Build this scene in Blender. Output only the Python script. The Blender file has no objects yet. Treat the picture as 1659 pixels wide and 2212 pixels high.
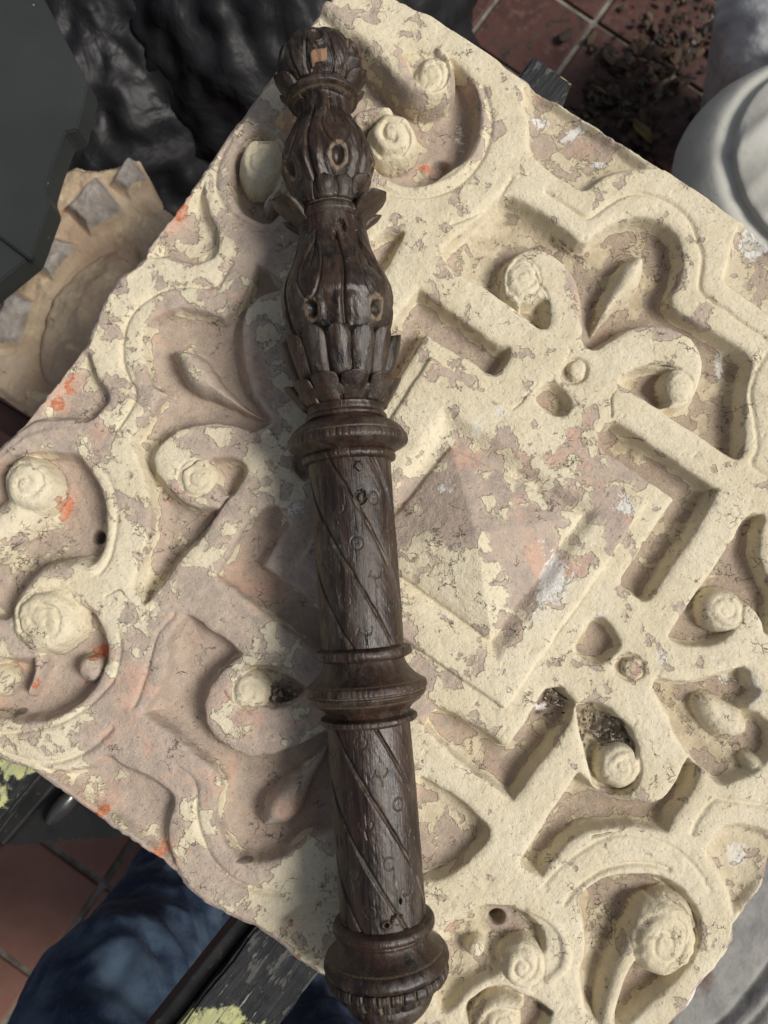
import bpy, bmesh, math, random
import numpy as np
from mathutils import Vector, Matrix, Euler
random.seed(7)
rng = np.random.default_rng(7)
sc = bpy.context.scene
COL = sc.collection

# ------------------------------------------------------------------ camera, sky, sun, exposure
ZS = 0.77                                    # height of the carved panel's face above the tiled floor
CP = np.array([-0.0781129, -0.0370502, 0.5191893 + ZS])
CR = np.array([0.9993644, 0.0, 0.0356472])
CU = np.array([-0.0035524, 0.9950222, 0.0995907])
CB = np.array([-0.0354698, -0.0996540, 0.9943897])
F = 1850.0 * 1659 / 1920                     # focal length for a picture 1659 wide
cd = bpy.data.cameras.new('camera'); cam = bpy.data.objects.new('camera', cd); COL.objects.link(cam)
cam.matrix_world = Matrix(((CR[0], CU[0], CB[0], CP[0]), (CR[1], CU[1], CB[1], CP[1]), (CR[2], CU[2], CB[2], CP[2]), (0, 0, 0, 1)))
cd.sensor_fit = 'VERTICAL'; cd.sensor_height = 32.0; cd.lens = 32.0 * F / 2212.0
cd.clip_start = 0.02; cd.clip_end = 100
cd.dof.use_dof = True; cd.dof.focus_distance = 0.515; cd.dof.aperture_fstop = 7.2
sc.camera = cam
SUN_EL, SUN_AZ = math.radians(52), math.radians(-12)      # azimuth measured from +X (picture right) towards +Y (picture up)
w = bpy.data.worlds.new('World'); sc.world = w; w.use_nodes = True
sky = w.node_tree.nodes.new('ShaderNodeTexSky'); sky.sky_type = 'NISHITA'; sky.sun_disc = False
sky.sun_elevation = SUN_EL; sky.sun_rotation = math.pi / 2 - SUN_AZ
sky.air_density = 1.0; sky.dust_density = 3.0; sky.ozone_density = 1.0
bg = w.node_tree.nodes['Background']; bg.inputs['Strength'].default_value = 0.062
hs = w.node_tree.nodes.new('ShaderNodeHueSaturation'); hs.inputs['Saturation'].default_value = 0.45     # hazy, whitish sky
w.node_tree.links.new(sky.outputs[0], hs.inputs['Color']); w.node_tree.links.new(hs.outputs[0], bg.inputs[0])
sd = bpy.data.lights.new('sun', 'SUN'); sun = bpy.data.objects.new('sun', sd); COL.objects.link(sun)
sd.energy = 2.9; sd.angle = math.radians(20); sd.color = (1.0, 0.95, 0.87)
sun.location = (3, -0.6, 3.5)
sdir = Vector((math.cos(SUN_EL) * math.cos(SUN_AZ), math.cos(SUN_EL) * math.sin(SUN_AZ), math.sin(SUN_EL)))
sun.rotation_euler = sdir.to_track_quat('Z', 'Y').to_euler()
sc.view_settings.view_transform = 'Standard'; sc.view_settings.look = 'None'
sc.view_settings.exposure = 0.22; sc.view_settings.gamma = 1.0

# ------------------------------------------------------------------ helpers
def at(px, py, z):
    """point of the place at height z that lies along the sight line of a picture position (1659 x 2212)"""
    d = CR * ((px - 829.5) / F) - CU * ((py - 1106.0) / F) - CB
    k = (z - CP[2]) / d[2]
    return CP + d * k
def tt(c, r, pts):
    return [(553 * c + x / 3.0, 553 * r + y / 3.0) for x, y in pts]
def empty(name, loc=(0, 0, 0), rz=0, label=None, cat=None, group=None):
    o = bpy.data.objects.new(name, None); COL.objects.link(o); o.location = loc; o.rotation_euler = (0, 0, rz)
    o.empty_display_size = 0.05
    return tag(o, label, cat, group)
def tag(o, label=None, cat=None, group=None, kind=None):
    if label: o['label'] = label
    if cat: o['category'] = cat
    if group: o['group'] = group
    if kind: o['kind'] = kind
    return o
def mesh_obj(name, verts, faces, mat=None, parent=None, smooth=True):
    me = bpy.data.meshes.new(name)
    me.from_pydata([tuple(map(float, v)) for v in verts], [], [tuple(map(int, f)) for f in faces]); me.update()
    return link(name, me, mat, parent, smooth)
def np_mesh(name, V, Q, smooth=True):
    """fast quad mesh from arrays"""
    me = bpy.data.meshes.new(name)
    n, q = len(V), len(Q)
    me.vertices.add(n); me.vertices.foreach_set('co', np.ascontiguousarray(V, np.float32).ravel())
    me.loops.add(q * 4); me.loops.foreach_set('vertex_index', np.ascontiguousarray(Q, np.int32).ravel())
    me.polygons.add(q); me.polygons.foreach_set('loop_start', np.arange(0, 4 * q, 4, dtype=np.int32))
    me.polygons.foreach_set('use_smooth', np.full(q, smooth))
    me.update(calc_edges=True)
    return me
def link(name, me, mat=None, parent=None, smooth=True):
    o = bpy.data.objects.new(name, me); COL.objects.link(o)
    if mat: me.materials.append(mat)
    if parent: o.parent = parent
    if smooth:
        me.polygons.foreach_set('use_smooth', np.ones(len(me.polygons), bool))
    return o
def bm_obj(name, bm, mat=None, parent=None, smooth=False):
    me = bpy.data.meshes.new(name); bm.normal_update(); bm.to_mesh(me); bm.free()
    return link(name, me, mat, parent, smooth)
def vnoise(x, y, seed=0, z=None):
    """smooth value noise, arrays in, about -1..1 out"""
    xi = np.floor(x).astype(np.int64); yi = np.floor(y).astype(np.int64)
    fx = x - xi; fy = y - yi
    fx = fx * fx * (3 - 2 * fx); fy = fy * fy * (3 - 2 * fy)
    def hsh(a, b):
        h = (a * 374761393 + b * 668265263 + seed * 974711) & 0x7fffffff
        h = ((h ^ (h >> 13)) * 1274126177) & 0x7fffffff
        return ((h ^ (h >> 16)) & 0xffff) / 32767.5 - 1
    return (hsh(xi, yi) * (1 - fx) + hsh(xi + 1, yi) * fx) * (1 - fy) + (hsh(xi, yi + 1) * (1 - fx) + hsh(xi + 1, yi + 1) * fx) * fy
def fbm(x, y, seed=0, octv=4):
    s = 0; a = 1; t = 0
    for i in range(octv):
        s = s + a * vnoise(x * 2 ** i, y * 2 ** i, seed + i * 17); t += a; a *= 0.5
    return s / t
def sstep(x):
    x = np.clip(x, 0, 1); return x * x * (3 - 2 * x)

# node helper
class NT:
    def __init__(s, name):
        s.m = bpy.data.materials.new(name); s.m.use_nodes = True
        s.n = s.m.node_tree.nodes; s.l = s.m.node_tree.links
        s.b = s.n['Principled BSDF']; s.out = s.n['Material Output']
        s.tc = s.n.new('ShaderNodeTexCoord').outputs['Object']
    def set(s, node, sock, v):
        i = node.inputs[sock]
        if isinstance(v, bpy.types.NodeSocket): s.l.new(v, i)
        elif v is not None: i.default_value = v
    def noise(s, scale, detail=4, rough=0.55, vec=None, dist=0.0, out='Fac'):
        n = s.n.new('ShaderNodeTexNoise'); s.set(n, 'Vector', vec if vec is not None else s.tc)
        n.inputs['Scale'].default_value = scale; n.inputs['Detail'].default_value = detail
        n.inputs['Roughness'].default_value = rough; n.inputs['Distortion'].default_value = dist
        return n.outputs[out]
    def vor(s, scale, vec=None, feature='F1', rand=1.0, out='Distance'):
        n = s.n.new('ShaderNodeTexVoronoi'); n.feature = feature; s.set(n, 'Vector', vec if vec is not None else s.tc)
        n.inputs['Scale'].default_value = scale; n.inputs['Randomness'].default_value = rand
        return n.outputs[out]
    def mapping(s, scale=(1, 1, 1), loc=(0, 0, 0), rot=(0, 0, 0), vec=None):
        n = s.n.new('ShaderNodeMapping'); s.set(n, 'Vector', vec if vec is not None else s.tc)
        n.inputs['Scale'].default_value = scale; n.inputs['Location'].default_value = loc; n.inputs['Rotation'].default_value = rot
        return n.outputs[0]
    def math(s, op, a, b=None, c=None, clamp=False):
        n = s.n.new('ShaderNodeMath'); n.operation = op; n.use_clamp = clamp
        s.set(n, 0, a)
        if b is not None: s.set(n, 1, b)
        if c is not None: s.set(n, 2, c)
        return n.outputs[0]
    def add(s, a, b): return s.math('ADD', a, b)
    def mul(s, a, b): return s.math('MULTIPLY', a, b)
    def range(s, v, a, b, lo=0.0, hi=1.0, smooth=True):
        n = s.n.new('ShaderNodeMapRange'); n.interpolation_type = 'SMOOTHSTEP' if smooth else 'LINEAR'; n.clamp = True
        s.set(n, 'Value', v); s.set(n, 'From Min', a); s.set(n, 'From Max', b); s.set(n, 'To Min', lo); s.set(n, 'To Max', hi)
        return n.outputs['Result']
    def mix(s, f, a, b, mode='MIX'):
        n = s.n.new('ShaderNodeMix'); n.data_type = 'RGBA'; n.blend_type = mode
        s.set(n, 0, f)
        for k, v in ((6, a), (7, b)):
            if isinstance(v, tuple) and len(v) == 3: v = v + (1,)
            s.set(n, k, v)
        return n.outputs[2]
    def vadd(s, a, b, k=1.0):
        n = s.n.new('ShaderNodeVectorMath'); n.operation = 'MULTIPLY_ADD'
        s.set(n, 0, b); n.inputs[1].default_value = (k, k, k); s.set(n, 2, a)
        return n.outputs[0]
    def attr(s, name):
        n = s.n.new('ShaderNodeAttribute'); n.attribute_name = name
        return n.outputs['Fac']
    def bump(s, h, dist, strength=1.0, normal=None):
        n = s.n.new('ShaderNodeBump'); s.set(n, 'Height', h); n.inputs['Distance'].default_value = dist
        n.inputs['Strength'].default_value = strength
        if normal is not None: s.set(n, 'Normal', normal)
        return n.outputs[0]
    def done(s, color=None, rough=None, normal=None, spec=None, **kw):
        if color is not None:
            if isinstance(color, tuple) and len(color) == 3: color = color + (1,)
            s.set(s.b, 'Base Color', color)
        if rough is not None: s.set(s.b, 'Roughness', rough)
        if spec is not None: s.set(s.b, 'Specular IOR Level', spec)
        if normal is not None: s.set(s.b, 'Normal', normal)
        for k, v in kw.items(): s.set(s.b, k.replace('_', ' '), v)
        return s.m
# ------------------------------------------------------------------ the carved terracotta panel
SROT = -0.5988709
_c, _s = math.cos(-SROT), math.sin(-SROT)
def loc(pts, z=0.0):
    """picture positions on the panel's face -> panel's own metres"""
    out = []
    for p in pts:
        q = at(p[0], p[1], ZS + z)
        out.append((_c * q[0] - _s * q[1], _s * q[0] + _c * q[1]))
    return np.array(out)
PX = 1 / 3060.0                                  # metres per picture unit on the face
CELL = 0.00070
NG = 890
gx = (np.arange(NG) - (NG - 1) / 2) * CELL
GX, GY = np.meshgrid(gx, gx, indexing='xy')      # GY rows
H = np.zeros((NG, NG)); FLOOR = np.zeros((NG, NG)); LAB = np.zeros((NG, NG), np.int16)
LOSS = np.zeros((NG, NG)); RED = np.zeros((NG, NG)); WHT = np.zeros((NG, NG)); DIRT = np.zeros((NG, NG))

def smooth_poly(P, closed, n=1):
    """Chaikin corner cutting"""
    for _ in range(n):
        Q = []
        m = len(P)
        for i in range(m if closed else m - 1):
            a, b = P[i], P[(i + 1) % m]
            Q += [a * .75 + b * .25, a * .25 + b * .75]
        if not closed: Q = [P[0]] + Q + [P[-1]]
        P = np.array(Q)
    return P
def window(P, m):
    x0, y0 = P.min(0) - m; x1, y1 = P.max(0) + m
    i0 = max(0, int(np.searchsorted(gx, x0))); i1 = min(NG, int(np.searchsorted(gx, x1)) + 1)
    j0 = max(0, int(np.searchsorted(gx, y0))); j1 = min(NG, int(np.searchsorted(gx, y1)) + 1)
    return slice(j0, j1), slice(i0, i1)
def seg_dist(X, Y, P, closed, rad=None, want_s=False):
    D = np.full(X.shape, 1e9); S = np.zeros(X.shape); L = 0.0
    m = len(P)
    for i in range(m if closed else m - 1):
        a = P[i]; b = P[(i + 1) % m]; ab = b - a; l2 = ab @ ab + 1e-18
        t = np.clip(((X - a[0]) * ab[0] + (Y - a[1]) * ab[1]) / l2, 0, 1)
        d = np.hypot(X - a[0] - t * ab[0], Y - a[1] - t * ab[1])
        if rad is not None: d = d - (rad[i] * (1 - t) + rad[(i + 1) % m] * t)
        if want_s:
            k = d < D; S[k] = (L + t * math.sqrt(l2))[k]; L += math.sqrt(l2)
        D = np.minimum(D, d)
    return (D, S) if want_s else D
def inside(X, Y, P):
    r = np.zeros(X.shape, bool); m = len(P)
    for i in range(m):
        a = P[i]; b = P[(i + 1) % m]
        if a[1] == b[1]: continue
        c = ((a[1] > Y) != (b[1] > Y)) & (X < (b[0] - a[0]) * (Y - a[1]) / (b[1] - a[1]) + a[0])
        r ^= c
    return r
def sdist(P, m=0.0):
    w_ = window(P, m); X, Y = GX[w_], GY[w_]
    # hand-made wobble of every edge
    wx = 0.0009 * vnoise(X * 55, Y * 55, 3) + 0.0006 * vnoise(X * 160, Y * 160, 5)
    wy = 0.0009 * vnoise(X * 55, Y * 55, 4) + 0.0006 * vnoise(X * 160, Y * 160, 6)
    X = X + wx; Y = Y + wy
    D = seg_dist(X, Y, P, True); D[~inside(X, Y, P)] *= -1
    return w_, D
def recess(pts, depth=0.0125, wall=0.0030, sm=1, floor=1.0, add=False):
    depth = depth * 1.60
    P = smooth_poly(loc(pts), True, sm) if sm else loc(pts)
    w_, D = sdist(P, 0.004)
    k = sstep((D + 0.0012) / wall)
    k = 0.66 * k + 0.34 * np.sqrt(np.clip(D / (wall * 3.6), 0, 1))
    if add: H[w_] -= depth * k
    else: H[w_] = np.minimum(H[w_], -depth * k)
    FLOOR[w_] = np.maximum(FLOOR[w_], floor * sstep((D - 0.001) / 0.003))
def boss(pts, z0, z1, w=0.006, sm=2, lab=0, zref=None, power=0.5):
    P = smooth_poly(loc(pts, z0 if zref is None else zref), True, sm)
    w_, D = sdist(P)
    z0 = z0 * 1.60
    t = np.clip(D / w, 0, 1)
    h = z0 + (z1 - z0) * (1 - (1 - t) ** 2) ** power
    k = (D > 0) & (h > H[w_] - 1e-4)
    H[w_] = np.where(k, h, H[w_])
    FLOOR[w_] = np.where(k, FLOOR[w_] * 0.2, FLOOR[w_])
    if lab: LAB[w_][D > 0.0004] = lab
def stroke(pts, z0, z1, sm=2, lab=0, power=0.5, zref=-0.004):
    a = np.array(pts, float)
    P3 = np.column_stack([loc(a[:, :2], zref), a[:, 2] * PX])
    P3 = smooth_poly(P3, False, sm)
    P, R = P3[:, :2], P3[:, 2]
    w_ = window(P, R.max() + 0.002); X, Y = GX[w_], GY[w_]
    X = X + 0.0008 * vnoise(X * 70, Y * 70, 8); Y = Y + 0.0008 * vnoise(X * 70, Y * 70, 9)
    D = -seg_dist(X, Y, P, False, R)
    rm = R.mean(); z0 = z0 * 1.60
    t = np.clip(D / rm, 0, 1)
    h = z0 + (z1 - z0) * (1 - (1 - t) ** 2) ** power
    k = (D > 0) & (h > H[w_])
    H[w_] = np.where(k, h, H[w_]); FLOOR[w_] = np.where(k, FLOOR[w_] * 0.2, FLOOR[w_])
    if lab: LAB[w_][k] = lab
def groove(pts, width, depth, sm=2, closed=False, lo=0.4):
    """incised line (negative depth: a raised bead)"""
    P = smooth_poly(loc(pts), closed, sm)
    w_ = window(P, width * 3); X, Y = GX[w_], GY[w_]
    X = X + 0.0005 * vnoise(X * 90, Y * 90, 11); Y = Y + 0.0005 * vnoise(X * 90, Y * 90, 12)
    D, S = seg_dist(X, Y, P, closed, want_s=True)
    amp = 1 - lo * (0.5 + 0.5 * vnoise(S * 60, S * 0 + 3.3, 2))
    H[w_] -= 1.55 * depth * amp * np.exp(-(D / (width * 0.9)) ** 2)
LABELS = {}
def scroll(c, rx, ry, ang, z0, z1, pitch, dirn, phase, lab, gd=0.0028, sink=0.0):
    """volute eye: a low dome with a spiral channel wound into it"""
    C = loc([c], (z0 + z1) / 2)[0]; a = math.radians(ang) - SROT * 0
    R = max(rx, ry) * PX
    w_ = window(np.array([C]), R * 1.15); X = GX[w_] - C[0]; Y = GY[w_] - C[1]
    # into picture axes
    ca, sa_ = math.cos(SROT), math.sin(SROT)
    x = ca * X - sa_ * Y; y = sa_ * X + ca * Y
    x, y = math.cos(a) * x + math.sin(a) * y, -math.sin(a) * x + math.cos(a) * y
    r = np.hypot(x / (rx * PX), y / (ry * PX)) + 0.045 * vnoise(GX[w_] * 110, GY[w_] * 110, lab) + 0.03 * vnoise(GX[w_] * 260, GY[w_] * 260, lab + 3)
    z0 = z0 * 1.60; small = z1 < 0.0045
    if small: z1 = z1 * 0.45; gd = gd * 0.62
    th = np.arctan2(y, x)
    dome = z0 + (z1 - z0) * np.clip(1 - np.clip(r, 0, 1) ** 6, 0, 1) ** 0.55 * (1 - 0.12 * (1 - r) * 0)
    p = pitch
    rr = r + 0.035 * vnoise(GX[w_] * 210, GY[w_] * 210, lab + 40)
    f = rr / p - dirn * th / (2 * np.pi) - phase
    fr = f - np.floor(f)
    g = np.exp(-((np.minimum(fr, 1 - fr)) / 0.15) ** 2)
    saw = (fr - 0.5) * 0.5
    soft = np.clip(0.75 + 0.95 * vnoise(GX[w_] * 75, GY[w_] * 75, lab + 70), 0.1, 1.5)
    h = dome - gd * soft * g * sstep((r - 0.06) / 0.15) * sstep((1.05 - r) / 0.12) + 0.0012 * saw + 0.0016 * fbm(GX[w_] * 130, GY[w_] * 130, lab + 20, 3)
    k = (r < 1) & (h > H[w_] - 0.003)
    H[w_] = np.where(k, h, H[w_]); FLOOR[w_] = np.where(k, 0.0, FLOOR[w_])
    LAB[w_][k] = lab
def hole(c, r, depth, rim=0.0, zref=-0.012):
    C = loc([c], zref)[0]; R = r * PX
    w_ = window(np.array([C]), R * 3); d = np.hypot(GX[w_] - C[0], GY[w_] - C[1])
    H[w_] += rim * np.exp(-((d - R * 1.35) / (R * 0.45)) ** 2)
    H[w_] -= depth * sstep((R * 1.08 - d) / (R * 0.3))
def blob(F_, c, r, amp, ry=None, ang=0.0):
    C = loc([c])[0]; R = r * PX; RY = (ry or r) * PX
    ca, sa_ = math.cos(SROT + math.radians(ang)), math.sin(SROT + math.radians(ang))
    X = GX - C[0]; Y = GY - C[1]
    x = ca * X - sa_ * Y; y = sa_ * X + ca * Y
    F_ += amp * np.exp(-(x / R) ** 2 - (y / RY) ** 2)

D_ = 0.0125
# --- lower-lying margins outside the straps (they slope up towards the panel's edge)
def margin(pts, depth=0.009): recess(pts, depth, 0.006, 1, 0.5)
margin(tt(2, 0, [(70, 500), (300, 640), (560, 810), (860, 1040), (960, 1075), (850, 1085), (730, 1100), (620, 1130), (540, 1190), (480, 1240), (400, 1200), (250, 1110), (150, 1020), (100, 960), (110, 800), (80, 700)]), 0.0085)
margin(tt(2, 1, [(1420, -60), (1360, 130), (1400, 190), (1659, 370), (1800, 470), (2100, 300), (1659, -80), (1480, -240)]), 0.006)
margin([(187, 748), (147, 800), (100, 843), (30, 940), (85, 906), (160, 906), (196, 913), (233, 870), (240, 850), (214, 820), (200, 785)], 0.0085)
margin([(417, 415), (367, 473), (310, 553), (360, 556), (400, 565), (430, 572), (468, 553), (476, 520), (468, 490), (447, 450), (440, 415), (446, 385)], 0.0085)
margin([(60, 1648), (140, 1705), (190, 1740), (300, 1816), (388, 1886), (372, 1850), (362, 1805), (366, 1770), (377, 1726), (354, 1699), (300, 1666), (262, 1655), (232, 1626), (200, 1650), (150, 1668), (110, 1664)], 0.0085)
margin(tt(2, 3, [(1400, 345), (1659, 405), (1900, 560), (1800, 700), (1659, 735), (1450, 1010), (1410, 820), (1330, 650), (1245, 550), (1300, 450)]), 0.0075)
margin([(585, 2010), (620, 1975), (665, 1950), (710, 1935), (760, 1950), (790, 2060), (760, 2140), (700, 2106), (640, 2070)], 0.0065)
# --- recesses between the straps
recess([(945, 553), (1000, 497), (1050, 455), (1092, 418), (1150, 445), (1210, 488), (1263, 530), (1290, 503), (1330, 478), (1385, 464), (1437, 479), (1466, 512), (1478, 560), (1468, 605), (1441, 650), (1478, 682), (1560, 728), (1627, 766), (1614, 830), (1610, 895), (1610, 950), (1607, 985), (1590, 990), (1560, 972), (1480, 915), (1430, 885), (1445, 882), (1480, 878), (1503, 860), (1519, 820), (1522, 780), (1512, 745), (1490, 722), (1455, 704), (1406, 699), (1372, 704), (1345, 714), (1312, 737), (1286, 754), (1262, 738), (1265, 690), (1259, 637), (1248, 602), (1232, 576), (1205, 553), (1170, 536), (1140, 533), (1110, 546), (1092, 572), (1085, 605), (1092, 640), (1115, 655), (1182, 712), (1130, 676), (1050, 618)], sm=1)
recess([(1120, 655), (1150, 655), (1172, 640), (1186, 655), (1190, 690), (1178, 712), (1150, 692)], sm=1)                     # hook of the upper curl
recess([(1339, 828), (1352, 812), (1372, 797), (1400, 790), (1440, 787), (1468, 798), (1462, 850), (1440, 885), (1400, 862), (1365, 840)], sm=1)
recess([(823, 497), (866, 497), (875, 507), (842, 560), (810, 610), (770, 640), (760, 600), (795, 545)], 0.011)
# stepped channels round the middle
recess([(903, 626), (950, 653), (1020, 708), (1076, 750), (1100, 753), (1101, 768), (1081, 800), (1067, 806), (1043, 793), (996, 764), (953, 740), (921, 717), (900, 750), (870, 800), (820, 880), (790, 860), (830, 720), (868, 670)], sm=0)
recess([(1325, 913), (1337, 916), (1390, 953), (1456, 996), (1552, 1060), (1535, 1090), (1490, 1165), (1438, 1240), (1400, 1297), (1390, 1296), (1348, 1266), (1349, 1249), (1396, 1173), (1440, 1109), (1464, 1080), (1460, 1075), (1406, 1036), (1356, 1000), (1310, 978), (1297, 958), (1300, 938)], sm=0)
recess([(918, 1570), (926, 1543), (945, 1527), (978, 1540), (1040, 1580), (1087, 1613), (1103, 1613), (1150, 1540), (1182, 1490), (1214, 1489), (1245, 1528), (1205, 1592), (1150, 1668), (1110, 1727), (1060, 1692), (985, 1638)], sm=0)
recess([(463, 1242), (495, 1198), (540, 1122), (575, 1098), (602, 1095), (630, 1127), (600, 1168), (567, 1221), (620, 1263), (700, 1318), (750, 1350), (740, 1440), (690, 1410), (560, 1315)], 0.011, sm=0)
# sunk squares and round flowers
recess(tt(2, 1, [(125, 905), (245, 805), (330, 845), (390, 930), (380, 1000), (310, 1052), (220, 1000)]), 0.009, 0.0035)
recess(tt(2, 2, [(405, 900), (465, 800), (535, 690), (600, 690), (705, 820), (705, 880), (610, 990), (520, 980)]), 0.0095, 0.0035)
recess([(632, 990), (650, 978), (672, 1010), (672, 1035), (650, 1035), (636, 1015)], 0.008, 0.003)
recess(tt(2, 1, [(310, 740), (340, 670), (410, 645), (480, 680), (500, 750), (470, 810), (400, 830), (340, 800)]), 0.005, 0.003)
recess(tt(2, 2, [(660, 1000), (700, 930), (770, 920), (840, 960), (870, 1020), (840, 1080), (760, 1100), (690, 1070)]), 0.005, 0.003)
# right-hand and lower fields
recess([(1616, 1110), (1586, 1172), (1533, 1246), (1485, 1315), (1449, 1372), (1447, 1376), (1478, 1392), (1510, 1398), (1555, 1390), (1590, 1360), (1605, 1320), (1612, 1300), (1650, 1330), (1659, 1380), (1690, 1300), (1650, 1240), (1640, 1160), (1660, 1112)], 0.011, sm=1)
recess([(1420, 1462), (1470, 1476), (1540, 1464), (1590, 1446), (1618, 1440), (1625, 1480), (1648, 1500), (1602, 1530), (1650, 1545), (1690, 1600), (1640, 1670), (1600, 1680), (1560, 1700), (1520, 1660), (1470, 1600), (1440, 1530), (1412, 1487)], 0.010)
recess([(1244, 1522), (1290, 1520), (1335, 1545), (1368, 1582), (1383, 1625), (1388, 1680), (1370, 1712), (1330, 1725), (1290, 1705), (1268, 1640), (1255, 1580)], 0.0125)
recess([(1250, 1668), (1233, 1700), (1190, 1763), (1140, 1845), (1126, 1868), (1135, 1876), (1172, 1894), (1190, 1860), (1225, 1822), (1262, 1798), (1310, 1786), (1372, 1783), (1420, 1792), (1442, 1797), (1455, 1770), (1500, 1705), (1518, 1660), (1490, 1640), (1470, 1690), (1440, 1728), (1412, 1738), (1335, 1725), (1290, 1705)], 0.0115, sm=0)
recess([(899, 1672), (938, 1698), (980, 1722), (1020, 1755), (1057, 1790), (1053, 1818), (1012, 1860), (970, 1893), (920, 1910), (870, 1900), (850, 1780)], 0.010)
# left fields
recess([(313, 768), (310, 740), (317, 709), (333, 686), (360, 673), (393, 665), (433, 669), (466, 683), (484, 690), (494, 676), (520, 650), (546, 605), (556, 572), (575, 580), (612, 612), (600, 622), (560, 634), (533, 662), (522, 700), (520, 745), (528, 800), (548, 855), (588, 905), (583, 914), (548, 930), (516, 919), (466, 911), (416, 914), (376, 930), (343, 960), (328, 985), (330, 1018), (355, 1048), (400, 1086), (428, 1100), (470, 1100), (500, 1063), (512, 1048), (460, 1120), (433, 1155), (393, 1196), (353, 1256), (310, 1307), (288, 1266), (296, 1240), (320, 1172), (328, 1105), (320, 1050), (300, 985), (282, 950), (310, 908), (345, 862), (362, 850), (330, 832), (318, 800)], sm=0)
recess([(430, 1000), (470, 988), (510, 994), (533, 1012), (520, 1040), (495, 1075), (470, 1050), (450, 1010)], 0.011)           # hook of the left curl
recess([(400, 1330), (433, 1348), (480, 1378), (521, 1416), (500, 1430), (470, 1455), (447, 1490), (436, 1525), (440, 1560), (462, 1596), (500, 1622), (540, 1636), (590, 1632), (640, 1615), (690, 1588), (740, 1570), (760, 1700), (720, 1790), (660, 1815), (610, 1852), (560, 1865), (512, 1850), (482, 1815), (470, 1770), (474, 1725), (488, 1690), (463, 1659), (400, 1608), (350, 1572), (310, 1541), (340, 1500), (358, 1460), (368, 1410), (365, 1385), (378, 1360)], sm=0)
recess([(533, 1445), (570, 1440), (610, 1450), (655, 1480), (668, 1492), (640, 1515), (600, 1530), (560, 1525), (530, 1510), (525, 1475)], 0.0115)
# --- the corner roundels
# upper one
recess([(765, 75), (850, 120), (936, 110), (985, 130), (1026, 187), (1036, 233), (1033, 283), (1020, 320), (996, 353), (960, 377), (920, 397), (873, 398), (836, 383), (810, 360), (786, 330), (760, 300), (700, 330), (640, 350), (600, 480), (545, 470), (515, 445), (500, 400), (500, 350), (520, 305), (560, 275), (620, 240), (700, 150)], 0.014, 0.005)
# left one
recess([(-40, 1030), (20, 985), (67, 980), (113, 975), (160, 980), (186, 1004), (213, 1042), (229, 1085), (230, 1125), (227, 1166), (217, 1198), (200, 1222), (150, 1220), (110, 1226), (80, 1240), (50, 1266), (30, 1300), (25, 1340), (-30, 1330), (-70, 1200)], 0.013, 0.005)
recess([(120, 1305), (155, 1300), (190, 1315), (210, 1340), (226, 1378), (229, 1420), (216, 1466), (193, 1502), (150, 1536), (110, 1556), (66, 1562), (20, 1556), (-40, 1545), (-60, 1480), (0, 1420), (60, 1430), (110, 1400)], 0.013, 0.005)
# lower one
recess([(1250, 1945), (1270, 1922), (1310, 1898), (1352, 1888), (1410, 1890), (1460, 1905), (1496, 1945), (1520, 1990), (1510, 2060), (1470, 2110), (1420, 2160), (1330, 2240), (1270, 2200), (1253, 2120), (1266, 2050), (1262, 1990)], 0.012, 0.006)
recess([(935, 2065), (945, 2030), (980, 1990), (1020, 1966), (1068, 1956), (1110, 1960), (1150, 1980), (1180, 2020), (1180, 2060), (1140, 2100), (1090, 2090), (1075, 2110), (1040, 2125), (1010, 2145), (975, 2190), (945, 2190)], 0.009, 0.005)
recess([(1000, 2200), (1010, 2165), (1045, 2140), (1085, 2130), (1130, 2150), (1170, 2170), (1200, 2200), (1150, 2260), (1030, 2260)], 0.009, 0.005)
# right one (mostly outside the picture)
recess([(1900, 700), (1960, 720), (2010, 780), (2010, 860), (1960, 920), (1880, 920), (1840, 860), (1840, 770)], 0.012, 0.005)
recess([(1880, 980), (1940, 1000), (1960, 1070), (1900, 1130), (1830, 1110), (1810, 1040)], 0.012, 0.005)

# --- the raised pyramid in its sunk frame
def apex(c, corners, lab):
    pass
def frame_steps():
    o = [(930, 773), (1106, 888), (1230, 970), (1396, 1085), (1290, 1248), (1092, 1530), (890, 1400), (700, 1270), (660, 1215), (800, 1000)]
    a = loc([(930, 774), (1398, 1085), (1090, 1532), (640, 1222)])          # foot of the raised frame
    b = loc([(958, 875), (1300, 1103), (1072, 1432), (745, 1205)])          # its inner edge
    c_ = loc([(973, 962), (1262, 1112), (1060, 1385), (785, 1195)])         # foot of the pyramid
    w_, D = sdist(a)
    H[w_] = np.where(D > -0.001, H[w_] + 0.0042 * sstep((D + 0.001) / 0.0026), H[w_])
    w_, D = sdist(b)
    H[w_] = np.where(D > -0.001, np.minimum(H[w_], 0.0042 - 0.0072 * sstep((D + 0.001) / 0.013)), H[w_])
    ap = loc([(1018, 1160)])[0]
    w_, D = sdist(c_)
    X, Y = GX[w_], GY[w_]
    h = np.full(X.shape, 1e9)
    for i in range(4):                                                       # four planes from the foot to the apex
        p, q = c_[i], c_[(i + 1) % 4]; n = np.array([-(q - p)[1], (q - p)[0]]); n /= np.linalg.norm(n)
        da = (ap - p) @ n
        h = np.minimum(h, ((X - p[0]) * n[0] + (Y - p[1]) * n[1]) / da)
    h = np.clip(h, 0, 1)
    z = -0.0030 + 0.0036 * sstep(D / 0.0022) + 0.0230 * np.clip(h, 0, 0.98)
    H[w_] = np.where(D > 0, z, H[w_]); LAB[w_][D > 0.0004] = 90
frame_steps()

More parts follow.
